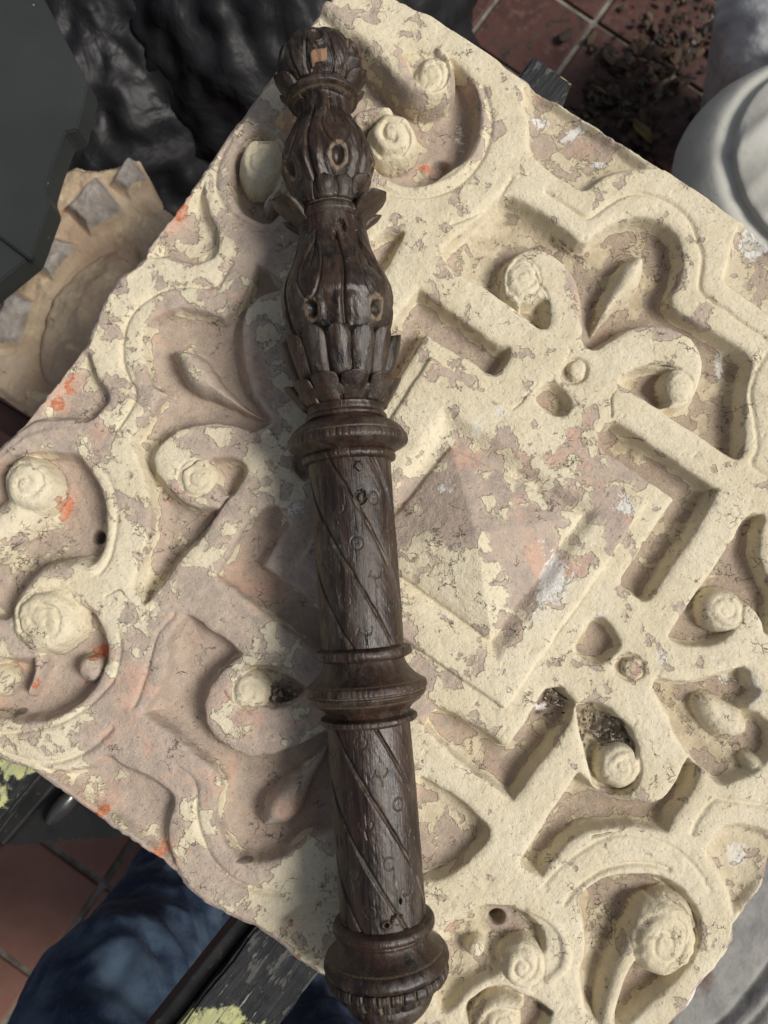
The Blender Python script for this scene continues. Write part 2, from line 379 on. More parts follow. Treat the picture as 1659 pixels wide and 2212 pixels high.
# --- leaves lying in the arched fields
boss([(1281, 724), (1288, 684), (1300, 646), (1316, 612), (1332, 578), (1368, 546), (1398, 552), (1394, 590), (1380, 626), (1352, 654), (1324, 676), (1296, 706)], -0.0125, 0.0015, 0.010, 1, 60, -0.006)
boss([(366, 762), (375, 752), (400, 752), (432, 760), (462, 790), (482, 830), (500, 850), (540, 882), (580, 905), (545, 898), (500, 880), (460, 862), (420, 848), (398, 830), (385, 800), (378, 775)], -0.0125, 0.0020, 0.010, 1, 61, -0.006)
boss([(560, 1792), (563, 1760), (572, 1728), (590, 1700), (630, 1672), (680, 1630), (720, 1585), (700, 1640), (672, 1690), (660, 1735), (646, 1768), (622, 1786), (590, 1790)], -0.0125, 0.0020, 0.010, 1, 62, -0.006)
boss([(1500, 1500), (1530, 1490), (1560, 1510), (1600, 1530), (1625, 1560), (1618, 1590), (1580, 1600), (1540, 1590), (1515, 1560), (1500, 1530)], -0.0105, -0.001, 0.010, 1, 63, -0.005)
boss([(1605, 1630), (1640, 1630), (1680, 1650), (1690, 1700), (1640, 1690), (1610, 1665)], -0.0105, -0.001, 0.010, 1, 64, -0.005)

# --- rolled bands and volute eyes
stroke([(700, 30, 26), (740, 60, 34), (800, 95, 40), (842, 140, 38), (868, 185, 32), (900, 215, 24), (935, 222, 18), (962, 205, 16), (975, 175, 15), (968, 145, 14), (945, 118, 13)], -0.010, 0.0085, lab=0)
boss([(870, 110), (905, 90), (945, 98), (975, 130), (985, 175), (965, 215), (925, 225), (880, 200)], -0.006, -0.0035, 0.006, 1)
scroll((932, 168), 40, 56, -12, -0.005, 0.006, 0.46, -1, 0.2, 1, gd=0.0022)
scroll((848, 302), 62, 66, 0, -0.012, 0.006, 0.50, -1, 0.15, 2, gd=0.0050)
stroke([(770, 262, 16), (800, 248, 18), (840, 245, 16)], -0.012, 0.004)
scroll((566, 356), 54, 66, -15, -0.012, 0.009, 0.42, 1, 0.5, 3)
stroke([(575, 280, 22), (610, 300, 24), (630, 350, 22), (615, 410, 20), (580, 440, 16)], -0.012, 0.004)
scroll((1130, 606), 49, 57, -12, -0.0125, 0.003, 0.36, 1, 0.3, 4, gd=0.0022)
scroll((1463, 838), 40, 46, 10, -0.0125, 0.003, 0.34, -1, 0.3, 5, gd=0.0022)
scroll((1246, 800), 22, 25, 0, -0.006, 0.0015, 0.6, 1, 0.3, 20, gd=0.0012)
scroll((1367, 1444), 24, 25, 0, -0.006, 0.0015, 0.6, 1, 0.3, 21, gd=0.0012)
scroll((1560, 1318), 52, 51, 0, -0.0115, 0.003, 0.36, 1, 0.1, 6, gd=0.0024)
scroll((1338, 1655), 52, 50, 0, -0.0125, 0.002, 0.36, -1, 0.1, 7, gd=0.0026)
scroll((428, 1034), 50, 50, 0, -0.0125, 0.004, 0.36, 1, 0.4, 8, gd=0.0024)
scroll((541, 1492), 44, 47, 0, -0.0125, 0.003, 0.36, -1, 0.4, 9, gd=0.0024)
stroke([(205, 1235, 20), (160, 1232, 30), (110, 1245, 36), (70, 1285, 34), (58, 1330, 30), (65, 1375, 26), (90, 1395, 20)], -0.013, 0.004)
scroll((104, 1336), 80, 78, 0, -0.012, 0.0075, 0.40, -1, 0.1, 10, gd=0.0036)
scroll((68, 1048), 58, 68, 25, -0.012, 0.008, 0.44, 1, 0.2, 11, gd=0.0026)
stroke([(60, 1090, 45), (25, 1120, 50), (-20, 1160, 60)], -0.013, 0.003)
scroll((2, 1470), 34, 36, 0, -0.012, 0.002, 0.42, 1, 0.2, 12, gd=0.0030)
stroke([(60, 1500, 10), (80, 1460, 12), (85, 1420, 16)], -0.013, -0.001)
stroke([(1305, 2230, 24), (1318, 2150, 26), (1345, 2075, 28), (1390, 1990, 30), (1420, 1950, 26), (1455, 1946, 20), (1485, 1965, 16), (1497, 2000, 14)], -0.012, 0.001)
scroll((1430, 2025), 74, 82, 12, -0.011, 0.0075, 0.40, 1, 0.45, 13, gd=0.0036)
stroke([(1140, 1960, 12), (1180, 1975, 14), (1212, 2010, 17), (1222, 2050, 19), (1210, 2092, 19), (1180, 2110, 16)], -0.010, 0.003)
scroll((1128, 2080), 52, 50, 0, -0.010, 0.005, 0.42, 1, 0.35, 14, gd=0.0034)
stroke([(1020, 2215, 14), (1035, 2180, 15), (1075, 2155, 16), (1120, 2165, 16)], -0.010, 0.003)
scroll((1085, 2210), 46, 46, 0, -0.010, 0.004, 0.42, -1, 0.35, 15, gd=0.0030)
scroll((1925, 820), 60, 66, 0, -0.012, 0.007, 0.42, 1, 0.3, 16)
scroll((1890, 1060), 55, 55, 0, -0.012, 0.006, 0.42, -1, 0.3, 17)

# --- lines run along the straps, and beads round the roundels
groove(tt(2, 0, [(225, 1245), (320, 1310), (400, 1360), (490, 1420), (600, 1340), (700, 1275), (810, 1240), (950, 1270), (1080, 1340), (1160, 1430), (1200, 1540), (1240, 1650)]) + tt(2, 1, [(1235, 60), (1210, 180), (1230, 240), (1310, 300), (1440, 390), (1560, 480), (1640, 520)]), 0.0017, 0.0028)
groove(tt(2, 1, [(1650, 640), (1580, 760), (1545, 880), (1560, 1000), (1590, 1150), (1600, 1250), (1540, 1340), (1620, 1410), (1700, 1440)]), 0.0017, 0.0020)
groove(tt(0, 1, [(1500, 40), (1440, 140), (1385, 205), (1250, 185), (1080, 200), (960, 260), (870, 340), (810, 430), (785, 560), (790, 690), (820, 790), (885, 880), (870, 950), (800, 1050), (750, 1120)]), 0.0018, 0.0030)
groove(tt(0, 3, [(1150, 0), (1250, 70), (1280, 150), (1268, 260), (1285, 390), (1330, 520), (1400, 640), (1500, 730), (1659, 800), (1800, 830)]), 0.0018, 0.0028)
groove(tt(0, 2, [(930, 690), (980, 640), (1030, 585)]), 0.0012, 0.0018)
groove(tt(0, 2, [(990, 860), (1040, 760), (1130, 660)]), 0.0014, 0.0020)
groove(tt(0, 2, [(985, 870), (965, 960), (940, 1060), (905, 1170), (865, 1260)]), 0.0016, 0.0024)
groove(tt(0, 2, [(720, 1410), (600, 1530), (450, 1600), (300, 1640), (140, 1610), (20, 1560)]), 0.0020, 0.0028)
groove(tt(0, 2, [(755, 20), (745, 150), (720, 260), (680, 350), (640, 400)]), 0.0016, 0.0022)
groove(tt(0, 2, [(770, 800), (778, 900), (765, 1010), (720, 1110), (640, 1200), (500, 1310), (360, 1380), (200, 1425), (0, 1440)]), 0.0015, 0.0022)
groove(tt(0, 1, [(0, 1340), (100, 1230), (250, 1150), (400, 1130), (500, 1140)]), 0.0022, -0.0016)
groove(tt(0, 1, [(560, 1210), (640, 1330), (730, 1480), (760, 1640)]), 0.0018, 0.0012)
groove(tt(1, 0, [(1470, 560), (1530, 720), (1520, 900), (1450, 1060), (1340, 1180), (1200, 1255), (1050, 1280), (900, 1260), (780, 1200)]), 0.0016, 0.0024)
groove(tt(1, 0, [(1659, 1150), (1560, 1300), (1400, 1400), (1260, 1450)]), 0.0016, 0.0026)
groove(tt(1, 0, [(1420, 560), (1480, 700), (1470, 880), (1410, 1020), (1310, 1130), (1180, 1200), (1050, 1225)]), 0.0022, -0.0018)
groove([(498, 300), (470, 350), (462, 400), (480, 445), (520, 480), (580, 500), (640, 495)], 0.0020, 0.0022)
groove(tt(2, 3, [(200, 770), (300, 660), (430, 560), (560, 480), (690, 430), (850, 440), (1000, 490), (1120, 570), (1220, 680), (1290, 800)]), 0.0014, 0.0016)
groove(tt(2, 3, [(345, 880), (400, 800), (500, 720), (620, 650), (760, 620), (900, 620), (1020, 660)]), 0.0016, 0.0030)
groove(tt(2, 3, [(430, 900), (530, 790), (660, 720), (820, 715), (960, 760), (1080, 850), (1170, 960)]), 0.0016, -0.0014)
groove(tt(2, 3, [(1170, 430), (1210, 330), (1310, 190), (1420, 215), (1659, 245), (1800, 280)]), 0.0018, 0.0024)
groove([(1396, 1085), (1290, 1248), (1180, 1405), (1092, 1530)], 0.0009, 0.0010)
groove([(1150, 1440), (1230, 1330), (1300, 1225)], 0.0012, 0.0012)
# --- fixing holes
hole((953, 355), 25, 0.010, 0.0015)
hole((206, 1160), 14, 0.020, 0.0012)
hole((1076, 1987), 15, 0.020, 0.0022, -0.008)
scroll((1027, 2047), 20, 20, 0, -0.008, -0.003, 3.0, 1, 0.5, 0, gd=0.0)
scroll((197, 1443), 29, 29, 0, -0.013, -0.006, 3.0, 1, 0.5, 0, gd=0.0)
# --- weathering of the whole face
def blur(A, n):
    for _ in range(n):
        A = (np.roll(A, 1, 0) + 2 * A + np.roll(A, -1, 0)) / 4
        A = (np.roll(A, 1, 1) + 2 * A + np.roll(A, -1, 1)) / 4
    return A
_bl = H
for _k in range(3): _bl = blur(_bl, 12)
H = 0.66 * blur(H, 1) + 0.34 * np.minimum(_bl, H + 0.004)           # shoulders worn round
H += 0.0010 * fbm(GX * 22, GY * 22, 21, 3) + 0.00045 * fbm(GX * 110, GY * 110, 22, 3)
rough_zone = np.zeros_like(H)
for c, r, a in (((1560, 1530), 110, 1.2), ((1350, 1620), 70, 0.7), ((1440, 2040), 130, 0.5), ((540, 1500), 60, 0.6), ((430, 1040), 70, 0.5),
                ((930, 170), 90, 0.5), ((100, 1350), 110, 0.6), ((1150, 2120), 140, 0.6), ((620, 1900), 70, 0.6), ((1300, 300), 110, 0.5), ((90, 1060), 90, 0.7)):
    blob(rough_zone, c, r, a)
H += rough_zone * 0.0011 * fbm(GX * 150, GY * 150, 31, 3)
pits = vnoise(GX * 260, GY * 260, 41)
H -= 0.0006 * sstep((pits - 0.78) / 0.15)
for (c, r) in (((1380, 715), 1), ((1083, 1030), 1)):
    pass

# --- open cracks along the carving
for pts in (tt(2, 1, [(150, 110), (240, 260), (245, 400), (215, 480), (10, 350)]), tt(2, 1, [(650, 1040), (645, 930), (700, 800), (850, 710), (1000, 700), (1090, 730)]), tt(2, 1, [(740, 1140), (860, 1195)]),
            tt(0, 1, [(1180, 1390), (1290, 1310), (1420, 1310), (1540, 1350), (1640, 1420)]), tt(0, 1, [(900, 1290), (970, 1430), (980, 1500), (980, 1720)]), tt(0, 2, [(1380, 0), (1200, 230), (1050, 450)]),
            tt(0, 2, [(1460, 1160), (1490, 1220), (1600, 1290), (1659, 1300)]), tt(1, 0, [(1430, 580), (1450, 720), (1430, 880)]), tt(0, 1, [(960, 700), (990, 830), (1100, 920)]), tt(2, 3, [(390, 410), (560, 360), (700, 425)]),
            tt(2, 3, [(520, 460), (700, 420)]), tt(2, 2, [(730, 480), (850, 560)]), tt(2, 2, [(300, 1150), (415, 1265), (540, 1240), (680, 1310), (780, 1430), (820, 1600)]), tt(0, 2, [(690, 540), (760, 490), (830, 560), (920, 660)]),
            tt(2, 1, [(10, 1000), (160, 830)]), tt(1, 3, [(1090, 730), (1250, 690), (1380, 600)]), tt(2, 0, [(100, 700), (160, 900), (110, 980)]), tt(2, 3, [(1000, 840), (1130, 930), (1150, 1080), (1080, 1180)])):
    P = smooth_poly(loc(pts), False, 2); w_ = window(P, 0.004); X, Y = GX[w_], GY[w_]
    X = X + 0.0010 * vnoise(X * 140, Y * 140, 81); Y = Y + 0.0010 * vnoise(X * 140, Y * 140, 82)
    D, S = seg_dist(X, Y, P, False, want_s=True); a_ = np.clip(0.55 + 0.7 * vnoise(S * 90, S * 0, 83), 0, 1)
    H[w_] -= 0.0024 * a_ * np.exp(-(D / 0.0007) ** 2); DIRT[w_] += 0.9 * a_ * np.exp(-(D / 0.0007) ** 2)

# --- which coat of paint is left where
BASE = sstep((1000 - 0) / 1.0) * 0
xg = math.cos(SROT) * GX - math.sin(SROT) * GY            # picture right, metres
yg = math.sin(SROT) * GX + math.cos(SROT) * GY
LOSS += -0.112 + 0.095 * sstep((0.02 - xg) / 0.13) + 0.07 * np.exp(-((xg - 0.03) / 0.09) ** 2 - ((yg + 0.01) / 0.10) ** 2)
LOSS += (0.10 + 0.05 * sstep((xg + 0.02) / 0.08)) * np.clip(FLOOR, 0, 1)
for c, rx, ry, a in (((400, 1480), 90, 150, .16), ((600, 1230), 110, 110, .20), ((610, 1740), 100, 90, .18), ((270, 1480), 60, 130, .12), ((300, 1590), 160, 50, .10),
                     ((520, 800), 90, 150, .10), ((470, 860), 110, 90, .06), ((600, 800), 60, 130, .02), ((345, 1180), 50, 120, .06), ((110, 1500), 90, 40, .18), ((350, 1680), 120, 60, .07), ((480, 1900), 110, 60, .10),
                     ((100, 920), 130, 50, .12), ((350, 610), 120, 50, .02), ((560, 560), 60, 70, .07), ((1010, 270), 40, 110, .16), ((900, 60), 90, 40, .03),
                     ((1080, 330), 80, 150, .05), ((1000, 1010), 90, 70, .10), ((1240, 1000), 90, 70, .12), ((930, 1080), 70, 70, .12), ((1150, 1240), 50, 90, .08), ((1310, 1100), 50, 60, .13),
                     ((950, 1450), 90, 40, .08), ((1390, 1010), 60, 60, .04), ((1440, 720), 70, 30, .15), ((1240, 640), 25, 70, .10), ((1290, 300), 90, 30, .09), ((1460, 1640), 40, 90, -.10),
                     ((900, 1100), 25, 25, -.1), ((1010, 1260), 70, 60, -.02), ((330, 1040), 45, 60, -.14), ((240, 1200), 40, 120, -.05), ((170, 1260), 80, 40, -.10), ((640, 1960), 110, 60, -.14), ((30, 1620), 70, 50, -.12),
                     ((590, 760), 35, 60, -.10), ((1380, 930), 100, 60, -.03), ((1510, 2080), 20, 60, .13), ((1280, 1600), 20, 40, -.1), ((560, 1570), 110, 50, .02), ((160, 1120), 30, 50, .13), ((430, 700), 50, 30, .1)):
    blob(LOSS, c, rx, a, ry)
for c, rx, ry, a in (((960, 1270), 90, 70, -.05), ((1100, 1240), 60, 90, .08), ((950, 1090), 60, 70, .13), ((1120, 1100), 90, 50, .13), ((1150, 1230), 60, 70, .14), ((1010, 990), 60, 40, .08), ((1080, 1330), 50, 60, .10)):
    blob(LOSS, c, rx, a, ry)
for k in range(1, 18):
    LOSS[LAB == k] -= 0.10
for c, rx, ry, a, g in (((395, 440), 14, 75, 1.0, 33), ((145, 815), 20, 36, 1.0, 30), ((112, 868), 22, 22, .9, 0), ((120, 1095), 14, 46, 1.0, 25), ((200, 1412), 34, 22, 1.0, 0), ((160, 1450), 12, 14, .8, 0), ((165, 1480), 12, 10, .8, 0),
                        ((925, 330), 26, 14, .9, 0), ((900, 385), 22, 10, 1.0, 0), ((1012, 110), 12, 10, .4, 0), ((345, 1845), 46, 22, .95, -40), ((215, 1757), 26, 12, .9, -40), ((625, 2005), 10, 18, .9, 0), ((643, 2068), 8, 8, .9, 0),
                        ((675, 2035), 14, 14, .5, 0), ((150, 1745), 110, 60, .34, 0), ((260, 1500), 60, 130, .30, 0), ((400, 1480), 90, 140, .34, 0), ((900, 260), 20, 20, .3, 0), ((1200, 980), 110, 60, .42, -35), ((1130, 1400), 40, 80, .42, 0),
                        ((70, 1050), 130, 110, .20, 0), ((285, 730), 50, 60, .30, 0), ((975, 1610), 50, 30, .45, 0), ((905, 1560), 30, 20, .5, 0), ((1000, 1020), 80, 50, .30, 0), ((620, 1290), 90, 60, .25, 0), ((1150, 950), 90, 30, .4, -35),
                        ((1020, 1000), 20, 14, .4, 0), ((40, 1560), 160, 40, .2, 0), ((1245, 640), 22, 60, .35, 0), ((1180, 1190), 60, 50, .35, 0), ((640, 1720), 120, 70, .25, 0), ((1330, 2195), 60, 20, .3, 0), ((1505, 2060), 20, 40, .35, 0),
                        ((70, 1490), 14, 30, .7, 0), ((20, 1440), 40, 20, .4, 0), ((300, 985), 30, 10, .5, 0), ((1080, 1960), 60, 30, .1, 0), ((975, 2020), 16, 26, .7, 20), ((395, 1395), 30, 20, .25, 0)):
    blob(RED, c, rx, a, ry, g)
for c, rx, ry, a, g in (((1262, 262), 70, 14, 1.0, -34), ((1180, 245), 30, 20, .8, 0), ((1305, 335), 30, 12, .8, 0), ((1640, 520), 46, 40, 1.0, -30), ((1080, 890), 26, 20, .8, 0), ((1030, 930), 22, 30, .8, 0), ((1350, 1090), 40, 40, .8, 0), ((1200, 1290), 40, 90, .6, 35),
                        ((1190, 1240), 20, 60, .7, 30), ((960, 1060), 40, 40, .6, 0), ((1170, 1180), 40, 40, .5, 0), ((1580, 770), 14, 50, .9, 0), ((1560, 950), 20, 30, .5, 0), ((1590, 1470), 26, 20, .8, 0), ((1430, 1420), 24, 20, .8, 0),
                        ((1610, 1860), 36, 40, .9, 0), ((1500, 2170), 20, 40, .8, 30), ((940, 130), 40, 20, .6, 0), ((1000, 255), 20, 50, .6, 0), ((1100, 300), 16, 80, .5, 0), ((160, 830), 30, 14, .6, 0), ((610, 1130), 30, 40, .5, 0), ((640, 1090), 30, 30, .6, 0),
                        ((1090, 1430), 60, 40, .5, 0), ((1300, 1330), 16, 14, .8, 0), ((960, 1330), 14, 12, .8, 0), ((1545, 1420), 26, 12, .6, 0), ((580, 1660), 40, 30, .3, 0), ((1180, 1535), 20, 12, .9, 0), ((300, 700), 14, 20, .4, 0), ((700, 60), 20, 40, .6, 0), ((330, 1330), 60, 60, .15, 0), ((1640, 1490), 20, 60, .7, 0)):
    blob(WHT, c, rx, a, ry, g)
for c, rx, ry, a in (((25, 1545), 20, 12, 1.0), ((525, 1862), 26, 8, 1.0), ((1320, 1580), 50, 60, .8), ((1195, 1515), 34, 26, .5), ((600, 1500), 46, 26, .7), ((950, 352), 26, 26, 1.0), ((1350, 610), 16, 26, .4), ((960, 1040), 50, 40, .35),
                     ((1335, 1700), 50, 40, .5), ((1500, 1430), 60, 40, .3), ((570, 370), 40, 50, .5), ((1170, 690), 22, 22, .6), ((1510, 1390), 46, 14, .5), ((1250, 860), 40, 30, .4), ((1300, 1420), 40, 30, .4), ((1060, 1870), 40, 30, .2),
                     ((660, 1010), 26, 34, .6), ((600, 470), 60, 30, .4), ((100, 1460), 40, 40, .3), ((1180, 2190), 30, 20, .9), ((1500, 1560), 60, 60, .3), ((200, 1440), 26, 26, .6), ((1070, 2010), 60, 40, .4)):
    blob(DIRT, c, rx, a, ry)
CV = H - blur(H, 14)
LOSS += np.clip(CV * 22, -0.035, 0.05) * (LAB == 0)
OL = 0.35 + 0.65 * sstep((xg + 0.04) / 0.12)              # right-hand floors coloured darker for dust and painted-in shade, left ones barer
DUST_SHADE = np.clip(FLOOR, 0, 1) * OL

# --- outline of the panel
OUT = [(705, 10), (690, 32), (640, 88), (553, 213), (500, 283), (450, 353), (417, 407), (367, 473), (320, 533), (312, 558), (287, 580), (253, 603), (233, 633), (213, 670), (200, 706), (187, 745), (143, 800), (103, 848), (53, 913),
       (33, 935), (0, 966), (-60, 1010), (-150, 1130), (-240, 1290), (-285, 1402), (-200, 1480), (-90, 1570), (0, 1637), (20, 1651), (67, 1661), (133, 1709), (187, 1749), (240, 1786), (293, 1822), (380, 1882), (407, 1919),
       (440, 1949), (487, 1974), (553, 2004), (613, 2049), (676, 2096), (730, 2130), (850, 2212), (950, 2290), (1120, 2400), (1285, 2500), (1446, 2212), (1489, 2172), (1506, 2132), (1549, 2089), (1583, 2032), (1586, 1996), (1659, 1899),
       (1850, 1540), (2140, 880), (1659, 532), (1599, 479), (1573, 463), (1523, 417), (1473, 383), (1419, 360), (1393, 343), (1293, 270), (1216, 220), (1173, 200), (1106, 155), (1100, 150), (1073, 123), (1036, 90), (986, 57), (953, 37), (903, 23), (860, 0), (820, -20), (760, -30), (722, -15)]
PO = loc(OUT, -0.004)
nx_ = 0.0008 * fbm(GX * 60, GY * 60, 51, 2) + 0.0006 * vnoise(GX * 250, GY * 250, 52)
DO = seg_dist(GX + nx_, GY + nx_, PO, True); DO[~inside(GX + nx_, GY + nx_, PO)] *= -1
H -= 0.0035 * (1 - sstep(DO / 0.005)) + 0.0018 * (1 - sstep(DO / 0.0015))
lossedge = 0.16 * (1 - sstep(DO / 0.006)); LOSS += lossedge; WHT += 0.35 * (1 - sstep(DO / 0.005)) * OL
keepv = DO > -CELL * 0.2
q = keepv[:-1, :-1] & keepv[1:, :-1] & keepv[:-1, 1:] & keepv[1:, 1:]
idx = np.arange(NG * NG).reshape(NG, NG)
jj, ii = np.nonzero(q)
QUADS = np.stack([idx[jj, ii], idx[jj, ii + 1], idx[jj + 1, ii + 1], idx[jj + 1, ii]], 1)
QL = LAB[jj, ii]
VX = np.stack([GX.ravel(), GY.ravel(), H.ravel()], 1)
ATT = {'loss': LOSS, 'red': RED, 'white': WHT, 'dirt': DIRT, 'dust': DUST_SHADE}
def slab_part(name, sel, mat, parent, skirt=False):
    Q = QUADS[sel]
    u, inv = np.unique(Q.ravel(), return_inverse=True)
    V = VX[u]; Q = inv.reshape(-1, 4)
    at_ = {k: a.ravel()[u] for k, a in ATT.items()}
    if skirt:                                            # broken side faces down to the back of the panel
        allq = np.unique(QUADS.ravel(), return_inverse=True)
        E = np.concatenate([QUADS[:, [0, 1]], QUADS[:, [1, 2]], QUADS[:, [2, 3]], QUADS[:, [3, 0]]])
        key = np.sort(E, 1); code = key[:, 0] * (NG * NG) + key[:, 1]
        uq, first, cnt = np.unique(code, return_index=True, return_counts=True)
        B = E[first[cnt == 1]]
        m = dict(zip(u.tolist(), range(len(u))))
        B = np.array([(m[a], m[b]) for a, b in B.tolist()])
        bv, binv = np.unique(B.ravel(), return_inverse=True); B2 = binv.reshape(-1, 2)
        prev = bv; nV = [V]; nQ = [Q]; base = len(V); pt = V[bv].copy()
        cen = pt[:, :2].mean(0)
        for k, dz in enumerate((0.004, 0.010, 0.018, 0.026, 0.034, 0.042)):
            dirv = pt[:, :2] - cen; dirv /= np.linalg.norm(dirv, axis=1)[:, None]
            off = 0.0012 * fbm(pt[:, 0] * 120, pt[:, 1] * 120 + k * 7, 61, 3) - 0.0010 * k * 0.6
            nv = np.column_stack([pt[:, :2] + dirv * off[:, None], np.minimum(pt[:, 2] - 0.001, -0.006 - dz)])
            new = np.arange(len(bv)) + base; base += len(bv)
            nV.append(nv); nQ.append(np.stack([prev[B2[:, 1]], prev[B2[:, 0]], new[B2[:, 0]], new[B2[:, 1]]], 1)); prev = new
            for a in at_: at_[a] = np.concatenate([at_[a], ATT[a].ravel()[u][bv] + (0.12 if a == 'loss' else 0.18 if a == 'red' else 0)])
        V = np.concatenate(nV); Q = np.concatenate(nQ)
    me = np_mesh(name, V, Q)
    for k, a in at_.items():
        me.attributes.new(k, 'FLOAT', 'POINT').data.foreach_set('value', a.astype(np.float32))
    return link(name, me, mat, parent)

# --- its paint: cream over mauve over pink over bare terracotta, flaking
t = NT('flaking paint on terracotta')
p0 = t.tc
warp = t.noise(38, 3, 0.6, out='Color')
pw = t.vadd(p0, warp, 0.010)
n1 = t.noise(62, 10, 0.58, vec=p0, dist=0.25)
n2 = t.noise(16, 3, 0.5, vec=p0)
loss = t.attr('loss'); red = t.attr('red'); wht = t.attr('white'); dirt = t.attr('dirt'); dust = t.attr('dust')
field = t.math('SUBTRACT', t.add(t.mul(n1, 0.62), t.mul(n2, 0.52)), t.add(loss, 0.57))
cream = t.range(field, -0.003, 0.005)
wash = t.mul(t.range(field, -0.075, -0.004), t.range(t.noise(160, 5, 0.65, vec=t.mapping(loc=(2, 6, 4))), 0.40, 0.62))
lip = t.range(field, -0.001, 0.022)                       # the coat thins towards its broken edge
n3 = t.noise(30, 8, 0.62, vec=t.mapping(loc=(3.1, 1.7, 0.4)), dist=0.2)
pinkm = t.range(t.add(n3, t.mul(red, 0.35)), 0.56, 0.66)
n4 = t.noise(75, 8, 0.62, vec=t.mapping(loc=(1.3, 5.2, 2.2)))
terr = t.range(t.add(t.mul(n4, 1.25), t.mul(red, 0.62)), 1.08, 1.12)
n5 = t.noise(120, 8, 0.7, vec=t.mapping(loc=(7.3, 2.2, 1.2)))
n5b = t.noise(420, 5, 0.7, vec=t.mapping(loc=(2.3, 2.2, 1.2)))
whitem = t.range(t.add(t.add(t.mul(n5, 0.6), t.mul(n5b, 0.35)), t.mul(wht, 0.34)), 0.655, 0.70)
fine = t.noise(900, 4, 0.65)
mott = t.noise(95, 6, 0.6, vec=t.mapping(loc=(0.3, 8.2, 5.2)))
midc = t.mix(pinkm, (0.47, 0.375, 0.305), (0.56, 0.375, 0.285))
midc = t.mix(t.range(mott, 0.42, 0.64), midc, t.mix(0.55, midc, (0.31, 0.265, 0.23)))
midc = t.mix(t.mul(dust, 0.72), midc, (0.29, 0.225, 0.165))  # recess floors darkened: dust, with shade put into the colour
midc = t.mix(terr, midc, t.mix(t.range(n3, .4, .6), (0.47, 0.135, 0.062), (0.55, 0.22, 0.12)))
midc = t.mix(t.mul(t.range(fine, 0.50, 0.66), 0.35), midc, (0.60, 0.53, 0.46))
creamc = t.mix(t.range(n2, 0.35, 0.65), (0.655, 0.575, 0.41), (0.71, 0.635, 0.475))
creamc = t.mix(t.mul(t.range(mott, 0.48, 0.72), 0.45), creamc, (0.53, 0.455, 0.31))
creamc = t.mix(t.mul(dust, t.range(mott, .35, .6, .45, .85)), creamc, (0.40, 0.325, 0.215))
creamc = t.mix(t.mul(t.range(t.noise(330, 3, 0.6), 0.66, 0.74), 0.5), creamc, (0.36, 0.30, 0.22))
cream = t.mul(cream, t.math('SUBTRACT', 1.0, terr))
midc = t.mix(t.mul(wash, 0.45), midc, creamc)
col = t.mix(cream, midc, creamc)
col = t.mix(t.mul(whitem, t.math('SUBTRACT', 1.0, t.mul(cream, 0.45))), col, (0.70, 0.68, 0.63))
col = t.mix(t.range(t.add(t.mul(n4, 0.9), dirt), 1.02, 1.25, 0, 0.75), col, (0.07, 0.058, 0.045))
# hairline cracks, open ones with dirt in them
cw = t.vadd(p0, t.noise(45, 5, 0.65, out='Color'), 0.034)
ck = t.vor(52, vec=cw, feature='DISTANCE_TO_EDGE')
cw2 = t.vadd(p0, t.noise(120, 4, 0.6, out='Color', vec=t.mapping(loc=(4, 4, 1))), 0.014)
ck2 = t.vor(135, vec=cw2, feature='DISTANCE_TO_EDGE')
region = t.range(t.noise(17, 4, 0.6, vec=t.mapping(loc=(9, 3, 3))), 0.53, 0.60)
region2 = t.range(t.noise(21, 3, 0.5, vec=t.mapping(loc=(5, 7, 3))), 0.57, 0.62)
crack = t.math('MAXIMUM', t.mul(t.range(ck, 0.006, 0.020, 1, 0), region), t.mul(t.range(ck2, 0.012, 0.035, 1, 0), region2))
crack = t.mul(crack, t.range(t.noise(90, 3, 0.5), 0.50, 0.60))
edge = t.mul(t.range(field, -0.010, -0.001), t.range(field, 0.0, 0.004, 1, 0))      # grime and painted edge shadow at the foot of a flake
col = t.mix(t.mul(crack, 0.78), col, (0.10, 0.078, 0.055))
col = t.mix(t.mul(t.mul(edge, 0.42), t.range(n4, 0.46, 0.60)), col, (0.12, 0.095, 0.075))
hgt = t.add(t.add(t.mul(lip, 0.30), t.mul(cream, 0.42)), t.add(t.mul(fine, 0.30), t.add(t.mul(mott, 0.8), t.mul(crack, -0.8))))
hgt = t.add(hgt, t.mul(t.noise(260, 5, 0.68), 0.75))
pit = t.range(t.noise(420, 2, 0.5, vec=t.mapping(loc=(6, 6, 6))), 0.66, 0.74)
hgt = t.add(hgt, t.mul(pit, -0.35))
col = t.mix(t.mul(t.range(t.noise(380, 4, 0.7, vec=t.mapping(loc=(1, 9, 4))), 0.52, 0.72), 0.28), col, (0.30, 0.235, 0.17))
nrm = t.bump(hgt, 0.0015, 1.0)
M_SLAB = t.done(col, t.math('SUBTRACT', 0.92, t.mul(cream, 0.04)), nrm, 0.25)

panel = empty('terracotta_relief', (0, 0, ZS), SROT, 'square carved terracotta relief with flaking cream and mauve paint under the dark baluster', 'relief')
slab_part('relief_body', QL == 0, M_SLAB, panel, True)
for k in sorted(set(QL.tolist()) - {0}):
    nm = 'pyramid' if k == 90 else 'leaf' if 60 <= k < 70 else 'rosette' if k in (20, 21) else 'scroll'
    slab_part(nm, QL == k, M_SLAB, panel)
